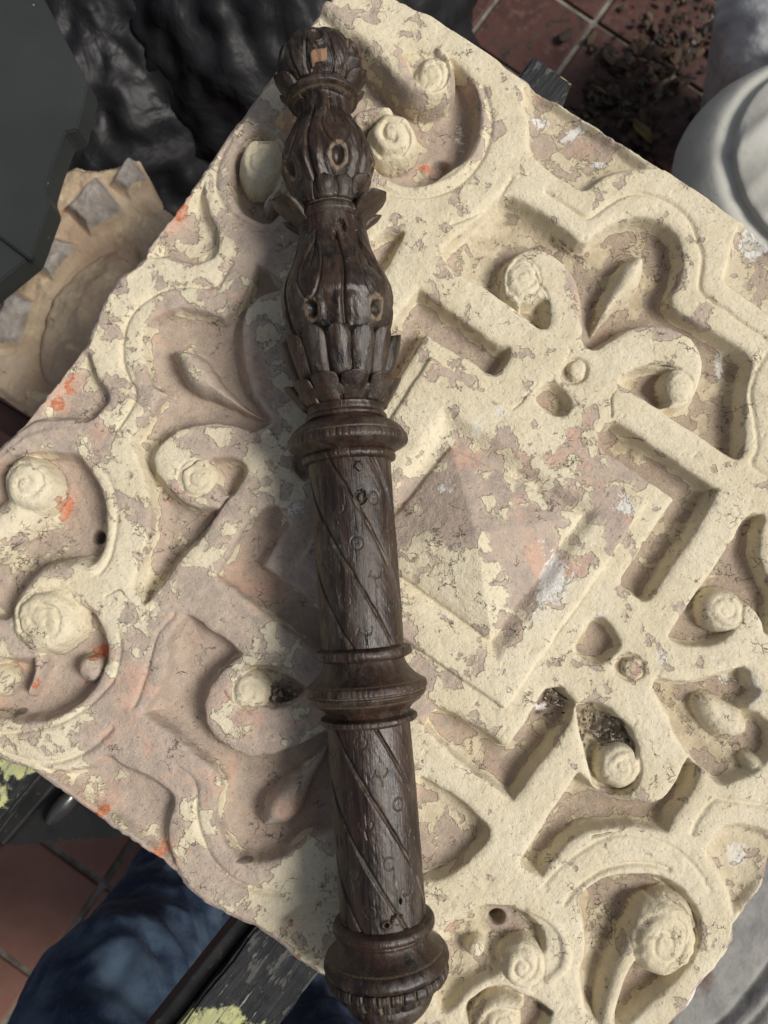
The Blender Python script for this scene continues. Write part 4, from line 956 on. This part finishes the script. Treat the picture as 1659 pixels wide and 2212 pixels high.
# the long board whose far end shows past the upper edge
e0 = at(1195, 144, ZB); q0 = at(78, 1674, ZB); q1 = at(1240, 180, ZB)
dl = (q1 - q0); dl /= np.linalg.norm(dl); nl = np.array([-dl[1], dl[0], 0])
wB = 0.040
c1 = q1 + nl * wB * 0.52; Lb = np.linalg.norm(q1 - q0)
board(c1 - dl * (Lb + 0.16), c1, wB, 0.030, ZB, ([0, .10, .18, Lb + .05, Lb + .16], [.30, .44, .52, .2, .40]), 'narrow black board with yellow paint showing at its chipped end')
# the nearer board
r0 = at(545, 2015, ZB); r1 = at(390, 2212, ZB); d2 = (r0 - r1); d2 /= np.linalg.norm(d2); n2_ = np.array([d2[1], -d2[0], 0]); wA = 0.056
cA = r0 + n2_ * wA / 2
board(cA - d2 * 0.34, cA + d2 * 0.55, wA, 0.030, ZB, ([0, .24, .33, .37, .9], [.49, .46, .37, .2, .1]), 'wide board blotched black, grey and pale yellow')
def slabbox(name, p0, p1, width, thick, ztop, mat, parent, bev=.002):
    d = (p1 - p0)[:2]; L = float(np.linalg.norm(d)); me = box_mesh(name, width, L, thick, bev, 2)
    o = link(name, me, mat, parent, False); o.location = ((p0[0] + p1[0]) / 2, (p0[1] + p1[1]) / 2, ztop - thick / 2); o.rotation_euler = (0, 0, math.atan2(d[1], d[0]) - math.pi / 2); return o
rl = cA - n2_ * (wA / 2 + 0.0075)
slabbox('steel_rail', rl - d2 * 0.34, rl + d2 * 0.5, 0.013, 0.03, ZB - 0.012, M_STEEL, bench)
# black steel side plate under the left end of the long board, with ribs, bolt and a ragged lower lip
zp = ZS - 0.095
PL = [(-60, 1700), (70, 1650), (150, 1695), (270, 1765), (330, 1800), (262, 1805), (180, 1812), (90, 1822), (0, 1827), (-90, 1822)]
def plate(name, O, z, thick, mat, parent, jag=0.0):
    P = [at(x, y, z) for x, y in O]; bm = bmesh.new(); top = []
    for i, p in enumerate(P):
        top.append(bm.verts.new(p))
    f = bm.faces.new(top); 
    if f.normal.z < 0: f.normal_flip()
    r = bmesh.ops.extrude_face_region(bm, geom=[f]); 
    for v in [g for g in r['geom'] if isinstance(g, bmesh.types.BMVert)]: v.co.z -= thick
    bmesh.ops.recalc_face_normals(bm, faces=bm.faces)
    bmesh.ops.bevel(bm, geom=[e for e in bm.edges], offset=min(.0015, thick * .3), segments=2, affect='EDGES')
    return bm_obj(name, bm, mat, parent)
low = [(-60, 1700), (70, 1650), (150, 1695), (270, 1765), (330, 1800)]
xs = np.linspace(318, -60, 46)
for i, x in enumerate(xs): low.append((x, 1803 + (318 - x) * 0.085 + random.uniform(-1.5, 1.5) + (random.uniform(-5, 4) if random.random() < .3 else 0)))
plate('side_plate', low, zp, 0.004, M_STEEL, bench)
ra, rb = at(-20, 1810, zp + .016), at(115, 1655, zp + .016)
slabbox('rib', ra, rb, 0.024, 0.018, zp + 0.017, M_STEEL, bench, .003)
def ball(name, c, r, mat, parent, sc_=(1, 1, 1), rz=0, nu=24, nv=16):
    bm = bmesh.new(); bmesh.ops.create_uvsphere(bm, u_segments=nu, v_segments=nv, radius=r)
    bmesh.ops.scale(bm, vec=sc_, verts=bm.verts); bmesh.ops.rotate(bm, matrix=Matrix.Rotation(rz, 3, 'Z'), verts=bm.verts)
    bmesh.ops.translate(bm, vec=c, verts=bm.verts)
    return bm_obj(name, bm, mat, parent, True)
ball('bolt_cover', at(137, 1738, zp + .006), 0.019, M_BRIGHT, bench, (0.42, 1.0, .5), math.radians(-40))
for (x, y) in ((0.12, 0.02), (-0.02, -0.16), (0.20, -0.05), (-0.10, 0.16)):
    me = box_mesh('leg', .025, .025, ZB - .032, .003); o = link('leg', me, M_STEEL, bench, False); o.location = (x, y, (ZB - .032) / 2 + .007)

# ------------------------------------------------------------------ grey bin, black sacks
t = NT('dark grey plastic')
spk = t.vor(60, out='Distance'); sp2 = t.noise(14, 2)
c = t.mix(t.range(t.noise(9, 4), .3, .7), (0.026, 0.030, 0.030), (0.036, 0.041, 0.040))
c = t.mix(t.mul(t.range(spk, .05, .10, 1, 0), t.range(t.noise(23, 2), .55, .6)), c, (0.30, 0.29, 0.26))
M_BIN = t.done(c, .5, t.bump(t.noise(700, 3), .0004, .5), .4)
zb = 0.60
bin_ = empty('grey_bin', at(20, 250, 0) * np.array([1, 1, 0]), 0, 'dark grey plastic bin with a flat speckled lid behind the left of the panel', 'bin')
off = np.array(bin_.location)
def rel(o):
    for v in o.data.vertices: v.co -= Vector(off)
    return o
rel(plate('lid', [(60, -70), (96, 0), (190, 180), (182, 215), (166, 280), (140, 286), (132, 306), (112, 360), (97, 412), (108, 440), (66, 553), (-40, 640), (-260, 560), (-330, 200), (-150, -70)], zb, 0.030, M_BIN, bin_))
rel(plate('bin_body', [(40, -50), (78, 10), (165, 178), (140, 280), (76, 412), (40, 530), (-60, 600), (-230, 520), (-300, 200), (-130, -50)], zb - .028, 0.56, M_BIN, bin_))
for v in next(o for o in bin_.children if o.name == 'bin_body').data.vertices:                                # the tub narrows towards its foot
    if v.co.z < 0.3: v.co.x -= 0.20; v.co.y += 0.16
rr = plate('lid_rib', [(-10, 505), (0, 499), (72, 553), (63, 560)], zb + .006, 0.010, M_BIN, bin_); rel(rr)
t = NT('black polythene')
M_BAG = t.done(t.mix(t.range(t.noise(8, 3), .35, .65), (0.007, 0.007, 0.009), (0.014, 0.014, 0.016)), t.range(t.noise(20, 4), .3, .7, .42, .60), t.bump(t.add(t.noise(16, 3, .5, dist=1.2), t.mul(t.noise(70, 4, .6, dist=1), .10)), .010, .5), .2)
def sack(c, r, label, seed, sq=(1, 1, 1)):
    nu, nv = 150, 100
    u = np.linspace(0, 2 * np.pi, nu, endpoint=False); v = np.linspace(0.02, np.pi - .02, nv); U, V_ = np.meshgrid(u, v)
    n = np.stack([np.sin(V_) * np.cos(U), np.sin(V_) * np.sin(U), np.cos(V_)], 2)
    q = n * 3
    rid = 1 - np.abs(fbm(q[..., 0] * 1.1 + q[..., 2] * .9 + seed, q[..., 1] * 1.1 - q[..., 2] * .7, seed, 4)) * 2
    rad = r * (1 + .055 * rid + .018 * (1 - np.abs(fbm(q[..., 0] * 2.3 - q[..., 1] * 1.2 + seed, q[..., 2] * 2.6 + q[..., 1], seed + 11, 3)) * 3) + .05 * fbm(q[..., 0] * 3, q[..., 1] * 3 + q[..., 2] * 3, seed + 3, 3))
    P = n * rad[..., None] * np.array(sq); P[..., 2] = np.maximum(P[..., 2], -c[2] + 0.008)
    i = np.arange(nu * nv).reshape(nv, nu); a, b = i[:-1], i[1:]
    Q = np.stack([a, b, np.roll(b, -1, 1), np.roll(a, -1, 1)], 2).reshape(-1, 4)
    me = np_mesh('bin_sack', P.reshape(-1, 3), Q)
    o = link('bin_sack', me, M_BAG); o.location = (c[0], c[1], c[2]); tag(o, label, 'rubbish bag', 'black sacks behind the panel'); return o
c = at(300, 190, .25); sack(c, .25, 'slack black polythene sack tucked beside the grey bin', 3, (1.0, 1.15, 1.05))
c = at(600, 20, .30); sack(c, .27, 'full black polythene sack with grey sheen behind the top end of the baluster', 9, (1.0, 1.1, 1.1))

# ------------------------------------------------------------------ carved fragment on the left, beneath the panel
def hfield(name, O, z, cell, hfun, mat, parent, depth=.05, labels=None, lname='stud'):
    P = np.array([at(x, y, z)[:2] for x, y in O]); lo = P.min(0) - cell; hi = P.max(0) + cell
    xs = np.arange(lo[0], hi[0], cell); ys = np.arange(lo[1], hi[1], cell); X, Y = np.meshgrid(xs, ys)
    wx = .004 * vnoise(X * 40, Y * 40, 91)
    D = seg_dist(X + wx, Y + wx, P, True); D[~inside(X + wx, Y + wx, P)] *= -1
    Hh, L = hfun(X, Y, D); Hh = Hh - .012 * (1 - sstep(D / .012))
    k = D > 0; q = k[:-1, :-1] & k[1:, :-1] & k[:-1, 1:] & k[1:, 1:]; n = X.size; idx = np.arange(n).reshape(X.shape); jj, ii = np.nonzero(q)
    Qs = np.stack([idx[jj, ii], idx[jj, ii + 1], idx[jj + 1, ii + 1], idx[jj + 1, ii]], 1); ql = L[jj, ii]
    V = np.stack([X.ravel(), Y.ravel(), z + Hh.ravel()], 1)
    for lab in sorted(set(ql.tolist())):
        S = Qs[ql == lab]; u, inv = np.unique(S.ravel(), return_inverse=True); VV = V[u]; QQ = inv.reshape(-1, 4)
        if lab == 0:
            E = np.concatenate([Qs[:, [0, 1]], Qs[:, [1, 2]], Qs[:, [2, 3]], Qs[:, [3, 0]]]); key = np.sort(E, 1); code = key[:, 0] * n + key[:, 1]
            uq, fi, cn = np.unique(code, return_index=True, return_counts=True); B = E[fi[cn == 1]]
            m = dict(zip(u.tolist(), range(len(u)))); B = np.array([(m[a], m[b]) for a, b in B.tolist() if a in m and b in m])
            bv, bi = np.unique(B.ravel(), return_inverse=True); b2 = bi.reshape(-1, 2); base = len(VV); low_ = VV[bv].copy(); low_[:, 2] = z - depth
            VV = np.concatenate([VV, low_]); QQ = np.concatenate([QQ, np.stack([bv[b2[:, 1]], bv[b2[:, 0]], b2[:, 0] + base, b2[:, 1] + base], 1)])
        link(name if lab == 0 else (lname if lab < 50 else 'oval_boss'), np_mesh('m', VV, QQ), mat, parent)
t = NT('weathered sandy terracotta')
n = t.noise(16, 6, .6); n2 = t.noise(45, 6, .65, vec=t.mapping(loc=(2, 2, 2))); gr = t.attr('grey')
c = t.mix(t.range(n, .35, .65), (0.46, 0.34, 0.24), (0.58, 0.47, 0.34)); c = t.mix(t.range(n2, .55, .66), c, (0.62, 0.52, 0.34)); c = t.mix(t.range(t.noise(28, 5, .6, vec=t.mapping(loc=(8, 1, 2))), .62, .68), c, (0.34, 0.17, 0.11))
M_FRAG = t.done(c, .9, t.bump(t.noise(200, 5, .6), .002, .8), .2)
t = NT('grey weathered stud'); c = t.mix(t.range(t.noise(40, 6, .65), .4, .65), (0.29, 0.255, 0.225), (0.46, 0.425, 0.40)); M_STUD = t.done(c, .9, t.bump(t.noise(200, 5), .002), .2)
zf = 0.50
frag = empty('carved_fragment', (0, 0, 0), 0, 'broken sandy carved block with grey square studs lying lower down left of the panel', 'fragment')
sq = [[(214, 401), (256, 452), (197, 494), (157, 455)], [(284, 350), (312, 381), (278, 412), (250, 401)], [(96, 522), (157, 536), (118, 598), (62, 575)], [(28, 637), (73, 665), (42, 736), (-10, 744)]]
def fh(X, Y, D):
    h = .007 * fbm(X * 22, Y * 22, 61, 4) + .0025 * fbm(X * 70, Y * 70, 62, 3); L = np.zeros(X.shape, int)
    a = np.array([at(95, 560, zf)[:2], at(330, 300, zf)[:2]])
    ch = seg_dist(X, Y, np.array([at(x, y, zf)[:2] for x, y in ((70, 900), (130, 720), (210, 560), (300, 430))]), False)
    h -= .010 * np.exp(-(ch / .022) ** 2)
    for i, s in enumerate(sq):
        P = np.array([at(x, y, zf)[:2] for x, y in s]); d = seg_dist(X, Y, P, True); d[~inside(X, Y, P)] *= -1
        h += .016 * sstep((d + .004) / .010); L[d > .001] = i + 1
    c = at(185, 680, zf)[:2]; dx = X - c[0]; dy = Y - c[1]; an = math.radians(65); x = dx * math.cos(an) + dy * math.sin(an); y = -dx * math.sin(an) + dy * math.cos(an)
    r = np.hypot(x / .085, y / .036); h = np.where(r < 1, h + .024 * np.sqrt(np.clip(1 - r ** 2, 0, 1)), h); L[r < 1] = 60
    h -= .004 * np.exp(-((r - 1.08) / .08) ** 2)
    return h, L
sq = [[((x - sum(p[0] for p in s) / 4) * 1.18 + sum(p[0] for p in s) / 4, (y - sum(p[1] for p in s) / 4) * 1.18 + sum(p[1] for p in s) / 4) for x, y in s] for s in sq]
hfield('fragment_body', [(60, 440), (85, 385), (150, 352), (235, 352), (290, 336), (312, 375), (345, 425), (395, 475), (440, 570), (300, 780), (55, 900), (0, 852), (-80, 800), (-160, 660), (-90, 560), (0, 530), (40, 490)], zf, .0011, fh, M_FRAG, frag, .07)
for o in frag.children:
    if o.name.startswith('stud'): o.data.materials.clear(); o.data.materials.append(M_STUD)
t = NT('dark stained wood'); M_DKW = t.done(t.mix(t.noise(120, 4, vec=t.mapping(scale=(1, .1, 1))), (0.045, 0.018, 0.012), (0.08, 0.03, 0.02)), .5)
b = slabbox('wooden_batten', at(-60, 860, zf - .09), at(170, 1000, zf - .09), .03, .03, zf - .075, M_DKW, None); tag(b, 'dark red brown wooden batten under the carved fragment', 'batten')

# ------------------------------------------------------------------ white plaster casts on the right
t = NT('white plaster')
n = t.noise(12, 5, .6); spt = t.range(t.noise(70, 4, .6), .70, .74)
c = t.mix(t.range(n, .35, .7), (0.62, 0.61, 0.56), (0.53, 0.52, 0.46)); c = t.mix(t.mul(spt, .6), c, (0.16, 0.13, 0.08)); c = t.mix(t.mul(t.range(t.noise(25, 4, vec=t.mapping(loc=(3, 0, 0))), .6, .7), .4), c, (0.40, 0.38, 0.26))
M_PLA = t.done(c, .65, t.bump(t.noise(120, 4), .001, .5), .35)
t = NT('grubby white plaster'); c = t.mix(t.range(t.noise(20, 6, .65), .4, .66), (0.66, 0.67, 0.69), (0.46, 0.46, 0.47)); c = t.mix(t.mul(t.range(t.noise(45, 4), .64, .69), .7), c, (0.08, 0.07, 0.06))
M_PLB = t.done(c, .7, t.bump(t.noise(90, 4), .002, .6), .3)
def cast(name, c, rx, ry, rz, hfun, mat, label, cat, group=None, below=None):
    nu, nv = 260, 120
    u = np.linspace(0, 2 * np.pi, nu, endpoint=False); v = np.linspace(0.01, np.pi * .5, nv); U, V_ = np.meshgrid(u, v)
    n = np.stack([np.sin(V_) * np.cos(U), np.sin(V_) * np.sin(U), np.cos(V_)], 2)
    k = 1 + hfun(n)
    P = n * k[..., None] * np.array([rx, ry, rz])
    rows = [P]
    for j in range(1, 9):
        q = P[-1].copy(); q[:, :2] *= (1 - .083 * j); q[:, 2] = -(c[2] - .007) * j / 8; rows.append(q[None])
    P = np.concatenate(rows); nv2 = P.shape[0]
    i = np.arange(nu * nv2).reshape(nv2, nu); a, b = i[:-1], i[1:]
    Q = np.stack([a, b, np.roll(b, -1, 1), np.roll(a, -1, 1)], 2).reshape(-1, 4)
    o = link(name, np_mesh(name, P.reshape(-1, 3), Q), mat); o.location = (c[0], c[1], c[2]); tag(o, label, cat, group); return o
def fold1(n):
    x, y, z = n[..., 0], n[..., 1], n[..., 2]
    r = np.hypot(x, y)
    ang = np.arctan2(y, x)
    h = -.09 * np.exp(-((r - .84 - .04 * np.sin(ang * 1 + 1)) / .03) ** 2) 
    s = x * .55 - y * .83                                                 # drapery folds running across
    tt_ = x * .83 + y * .55
    f = np.zeros_like(s)
    for s0, w_, a_ in ((-.52, .07, .035), (-.28, .05, .012), (-.10, .06, .014), (.16, .05, .05), (.36, .06, .016), (.58, .07, .02)):
        f += a_ * np.exp(-((s - s0 - .16 * tt_ * tt_) / w_) ** 2)
    return h * .7 + 0.9 * np.where(f < 0, f * .4, f) * sstep((.80 - r) / .08) + .012 * fbm(x * 3 + z, y * 3, 5, 3)
def fold2(n):
    x, y, z = n[..., 0], n[..., 1], n[..., 2]
    a = np.arctan2(y, x)
    return .035 * np.cos(a * 9) * sstep((np.hypot(x, y) - .3) / .3) - .05 * np.exp(-((x + .25 - .1 * y) / .03) ** 2) + .10 * fbm(x * 3.2, y * 4 + z, 8, 3)
c = at(1770, 420, .42); cast('plaster_cast', c, .190, .172, .11, fold1, M_PLA, 'smooth white plaster cast with draped folds beside the right edge of the panel', 'plaster cast')
c = at(1755, 60, .28); cast('plaster_cast', c, .145, .150, .10, fold2, M_PLB, 'grubby grey white ribbed plaster cast at the top right corner', 'plaster cast')

# ------------------------------------------------------------------ grey moulded stone at lower right
t = NT('grey stone'); n = t.noise(18, 6, .62)
c = t.mix(t.range(n, .35, .65), (0.20, 0.197, 0.19), (0.31, 0.30, 0.285)); c = t.mix(t.range(t.noise(9, 4, .6, vec=t.mapping(loc=(4, 2, 0))), .52, .62), c, (0.12, 0.062, 0.042)); c = t.mix(t.range(t.noise(80, 6, .7), .62, .68), c, (0.30, 0.28, 0.25))
M_STONE = t.done(c, .85, t.bump(t.noise(150, 5), .002, .8), .25)
zs = 0.45
def sh(X, Y, D):
    a = at(1510, 2110, zs)[:2]; b = at(1659, 1960, zs)[:2]; d = (b - a) / np.linalg.norm(b - a); n_ = np.array([d[1], -d[0]])
    s = (X - a[0]) * d[0] + (Y - a[1]) * d[1]; q = (X - a[0]) * n_[0] + (Y - a[1]) * n_[1]
    h = .004 * fbm(X * 20, Y * 20, 71, 4)
    q2 = q + .25 * s * s * 4
    for q0, w_, a_ in ((.050, .004, -.006), (.062, .006, .006), (.075, .004, -.006), (.095, .010, .004), (.112, .004, -.008)): h = h + a_ * np.exp(-((q2 - q0) / w_) ** 2)
    h = h - .03 * sstep((q2 - .10) / .05)
    s2 = s - q * .4
    h = h + np.where(q2 > .06, .012 * np.exp(-((s2 + .08) / .008) ** 2) - .015 * np.exp(-((s2 + .06) / .006) ** 2), 0)
    return h, np.zeros(X.shape, int)
stone = empty('moulded_stone', (0, 0, 0), 0, 'dark grey moulded stone block standing below the lower right edge of the panel', 'stone')
hfield('block', [(1400, 2120), (1500, 1960), (1640, 1800), (1800, 1700), (1960, 1900), (1900, 2250), (1750, 2420), (1450, 2420), (1340, 2260)], zs, .002, sh, M_STONE, stone, .42)

# ------------------------------------------------------------------ the person standing at the near edge: jeans and shoes
t = NT('blue denim')
n = t.noise(14, 5, .6); fade = t.range(n, .38, .68)
c = t.mix(fade, (0.020, 0.036, 0.075), (0.090, 0.135, 0.20)); c = t.mix(t.mul(t.range(t.noise(500, 3, .6, vec=t.mapping(scale=(1, 1, .15))), .55, .7), .35), c, (0.10, 0.13, 0.17))
M_DENIM = t.done(c, .9, t.bump(t.noise(700, 3, .6, vec=t.mapping(scale=(1, .2, .5), rot=(0, 0, .7))), .0008, .5), .15)
t = NT('brown shoe leather'); M_SHOE = t.done(t.mix(t.noise(40, 4), (0.05, 0.022, 0.012), (0.10, 0.045, 0.022)), .5, t.bump(t.noise(300, 3), .0006))
t = NT('skin'); M_SKIN = t.done((0.45, 0.27, 0.19), .5)
person = empty('person', (-0.26, -0.60, 0), 0, 'person in blue jeans and brown shoes standing at the near edge of the relief', 'person')
def legtube(path, rad, n=96):
    """rows of a trouser leg, foot to hip"""
    rows = []
    for (x, y, z), (rx, ry) in zip(path, rad):
        a = np.linspace(0, 2 * np.pi, n, endpoint=False); rows.append(np.stack([x + rx * np.cos(a), y + ry * np.sin(a), np.full(n, z)], 1))
    return np.array(rows)
def leg(x, y, hip, seed):
    zz = np.linspace(.045, .86, 150); s = (zz - .045) / (.86 - .045)
    cxs = np.interp(s, [0, .45, 1], [x, x + .004, hip[0]]); cys = np.interp(s, [0, .12, .45, 1], [y, y - .008, y + .022, hip[1]])
    rx = np.interp(s, [0, .06, .3, .5, .8, 1], [.082, .076, .078, .086, .10, .105]); ry = np.interp(s, [0, .06, .3, .5, .8, 1], [.092, .082, .080, .090, .105, .12])
    A = legtube(list(zip(cxs, cys, zz)), list(zip(rx, ry))); c = np.stack([cxs, cys], 1)[:, None]
    d = A[..., :2] - c; L = np.linalg.norm(d, axis=2, keepdims=True); u = d / L
    an = np.arctan2(d[..., 1], d[..., 0]); z_ = A[..., 2]
    w = .016 * (1 - np.abs(fbm(np.cos(an) * 1.3 + z_ * 3 + seed, z_ * 11 + np.sin(an) * 1.6 + seed, seed, 3)) * 2) * (0.35 + .65 * np.exp(-((z_ - .14) / .13) ** 2) + .5 * np.exp(-((z_ - .5) / .10) ** 2))
    w += .004 * fbm(an * 2 + z_ * 9, z_ * 22 + an, seed + 9, 3)
    A[..., :2] = A[..., :2] + u * w[..., None]
    return A
def tube_mesh(rows, cap=True):
    nv, nu = rows.shape[:2]; i = np.arange(nu * nv).reshape(nv, nu); a, b = i[:-1], i[1:]
    return rows.reshape(-1, 3), np.stack([a, np.roll(a, -1, 1), np.roll(b, -1, 1), b], 2).reshape(-1, 4)
hx, hy = -.235, -.66
La = leg(-.352, -.520, (-.315, -.64), 2); Lb_ = leg(-.128, -.668, (-.155, -.68), 5)
V1, Q1 = tube_mesh(La); V2, Q2 = tube_mesh(Lb_)
# hips close the two legs into one garment
hips = legtube([(hx, hy, z) for z in (.80, .86, .92, .98, 1.0)], [(.17, .125), (.185, .135), (.18, .13), (.165, .115), (.16, .11)])
V3, Q3 = tube_mesh(hips)
V = np.concatenate([V1, V2, V3]) - np.array(person.location); Q = np.concatenate([Q1, Q2 + len(V1), Q3 + len(V1) + len(V2)])
tr = link('trousers', np_mesh('trousers', V, Q), M_DENIM, person)
so = tr.modifiers.new('cloth', 'SOLIDIFY'); so.thickness = .0025; so.offset = -1
bm = bmesh.new()
def bodypart(rows):
    v, q = tube_mesh(np.array(rows)); v = v - np.array(person.location); vs = [bm.verts.new(p) for p in v]
    for f in q: bm.faces.new([vs[k] for k in f])
    n = rows.shape[1]
    bm.faces.new(vs[:n][::-1]); bm.faces.new(vs[-n:])
for A in (La, Lb_):
    c = A[::10].mean(1, keepdims=True); bodypart(c + (A[::10] - c) * .72)
bm_obj('body', bm, M_SKIN, person, True)
def shoe(x, y, ang):
    n = 40; a = np.linspace(0, 2 * np.pi, n, endpoint=False); rows = []
    for z, k in ((.002, 1.0), (.012, 1.03), (.022, 1.0), (.04, .96), (.058, .84), (.075, .62), (.088, .40), (.092, .05)):
        lx = np.cos(a) * .047 * k * (1 + .12 * np.sin(a)); ly = np.sin(a) * .145 * k + .055 - (0.02 * (1 - k)) ; rows.append(np.stack([lx, ly, np.full(n, z + .008 - .25 * 0)], 1))
    rows = np.array(rows); ca, sa = math.cos(ang), math.sin(ang)
    X = rows[..., 0] * ca - rows[..., 1] * sa + x; Y = rows[..., 0] * sa + rows[..., 1] * ca + y
    v, q = tube_mesh(np.stack([X, Y, rows[..., 2]], 2)); o = link('shoe', np_mesh('shoe', v - np.array(person.location), q), M_SHOE, person)
shoe(-.350, -.515, math.radians(-14)); shoe(-.128, -.66, math.radians(-22))
# stitched side seam
def seam(A, ang0):
    k = int(ang0 / (2 * np.pi) * A.shape[1]) % A.shape[1]; R = A[2::3]; pts = R[:, k]; cen = R.mean(1)
    d = pts - cen; d[:, 2] = 0; d /= np.linalg.norm(d, axis=1)[:, None]; e = np.stack([-d[:, 1], d[:, 0], d[:, 2]], 1)
    a = np.linspace(0, 2 * np.pi, 6, endpoint=False)
    rows = (pts + d * .0006)[:, None] + (np.cos(a)[None, :, None] * d[:, None] + np.sin(a)[None, :, None] * e[:, None]) * .0012 - np.array(person.location)
    v, q = tube_mesh(rows); link('side_seam', np_mesh('side_seam', v, q), M_SEAM, person)
M_SEAM = NT('seam thread').done((0.06, 0.075, 0.10), .9)
seam(La, math.radians(8)); seam(Lb_, math.radians(172))

# ------------------------------------------------------------------ litter and grit
def bits(name, spots, n, smin, smax, mats, label, flat=.6):
    bm = bmesh.new()
    for k in range(n):
        c, spread = spots[k % len(spots)]
        p = np.array(c) + np.array([random.gauss(0, spread), random.gauss(0, spread), abs(random.gauss(0, spread * .10))])
        s = random.uniform(smin, smax) * (1 if random.random() < .8 else 1.6)
        r = bmesh.ops.create_icosphere(bm, subdivisions=1, radius=s); vs = r['verts']
        for v in vs: v.co *= random.uniform(.6, 1.2)
        bmesh.ops.scale(bm, vec=(random.uniform(.7, 1.5), random.uniform(.6, 1.1), flat * random.uniform(.6, 1.2)), verts=vs)
        bmesh.ops.rotate(bm, matrix=Euler((random.uniform(-.6, .6), random.uniform(-.6, .6), random.uniform(0, 6.28))).to_matrix(), verts=vs); bmesh.ops.translate(bm, vec=p, verts=vs)
        mi = random.randrange(len(mats))
        for f in {f for v in vs for f in v.link_faces}: f.material_index = mi
    o = bm_obj(name, bm, None); [o.data.materials.append(m) for m in mats]
    return tag(o, label, kind='stuff')
G = [NT('grit %d' % i).done(c, .9) for i, c in enumerate(((0.07, 0.058, 0.045), (0.17, 0.145, 0.11), (0.30, 0.26, 0.20), (0.10, 0.085, 0.07), (0.045, 0.037, 0.03)))]
zr = ZS - .0118
bits('grit', [(at(1330, 1570, zr), .0075), (at(1310, 1600, zr), .007), (at(1345, 1610, zr), .006), (at(1196, 1512, zr), .0045), (at(595, 1506, zr + .001), .005), (at(620, 1502, zr + .001), .004), (at(1275, 1560, zr), .006)], 260, .0006, .0019, G, 'dark grit and flakes lying in the hollows of the panel')
L_ = [NT('dead leaf %d' % i).done(c, .8) for i, c in enumerate(((0.03, 0.018, 0.012), (0.05, 0.028, 0.016), (0.018, 0.014, 0.012), (0.09, 0.06, 0.03)))]
bits('leaf_litter', [(at(x, y, .008), s) for x, y, s in ((1340, 200, .05), (1400, 130, .06), (1450, 90, .05), (1400, 250, .05), (1330, 260, .04), (1480, 60, .05), (1350, 320, .05), (1280, 240, .04))], 420, .004, .011, L_, 'wet black leaf litter heaped on the floor beside the plaster casts', .25)
def dead_leaf(p, s, mat, label, rz):
    bm = bmesh.new(); L = []
    for i in range(9):
        u = i / 8; w = .42 * math.sin(math.pi * u) ** .8 * s
        L.append([bm.verts.new((x * w, (u - .5) * 2 * s, .006 * abs(x) + .004 * math.sin(u * 6))) for x in (-1, -.4, 0, .4, 1)])
    for i in range(8):
        for j in range(4):
            bm.faces.new((L[i][j], L[i][j + 1], L[i + 1][j + 1], L[i + 1][j]))
    bmesh.ops.remove_doubles(bm, verts=bm.verts, dist=1e-5)
    o = bm_obj('dead_leaf', bm, mat, None, True); so = o.modifiers.new('thick', 'SOLIDIFY'); so.thickness = .0006
    o.location = p; o.rotation_euler = (.1, .1, rz); tag(o, label, 'leaf')
dead_leaf(at(1385, 285, .03), .028, NT('yellow leaf').done((0.16, 0.11, 0.03), .7), 'yellowed dead leaf on the black litter at upper right', .6)
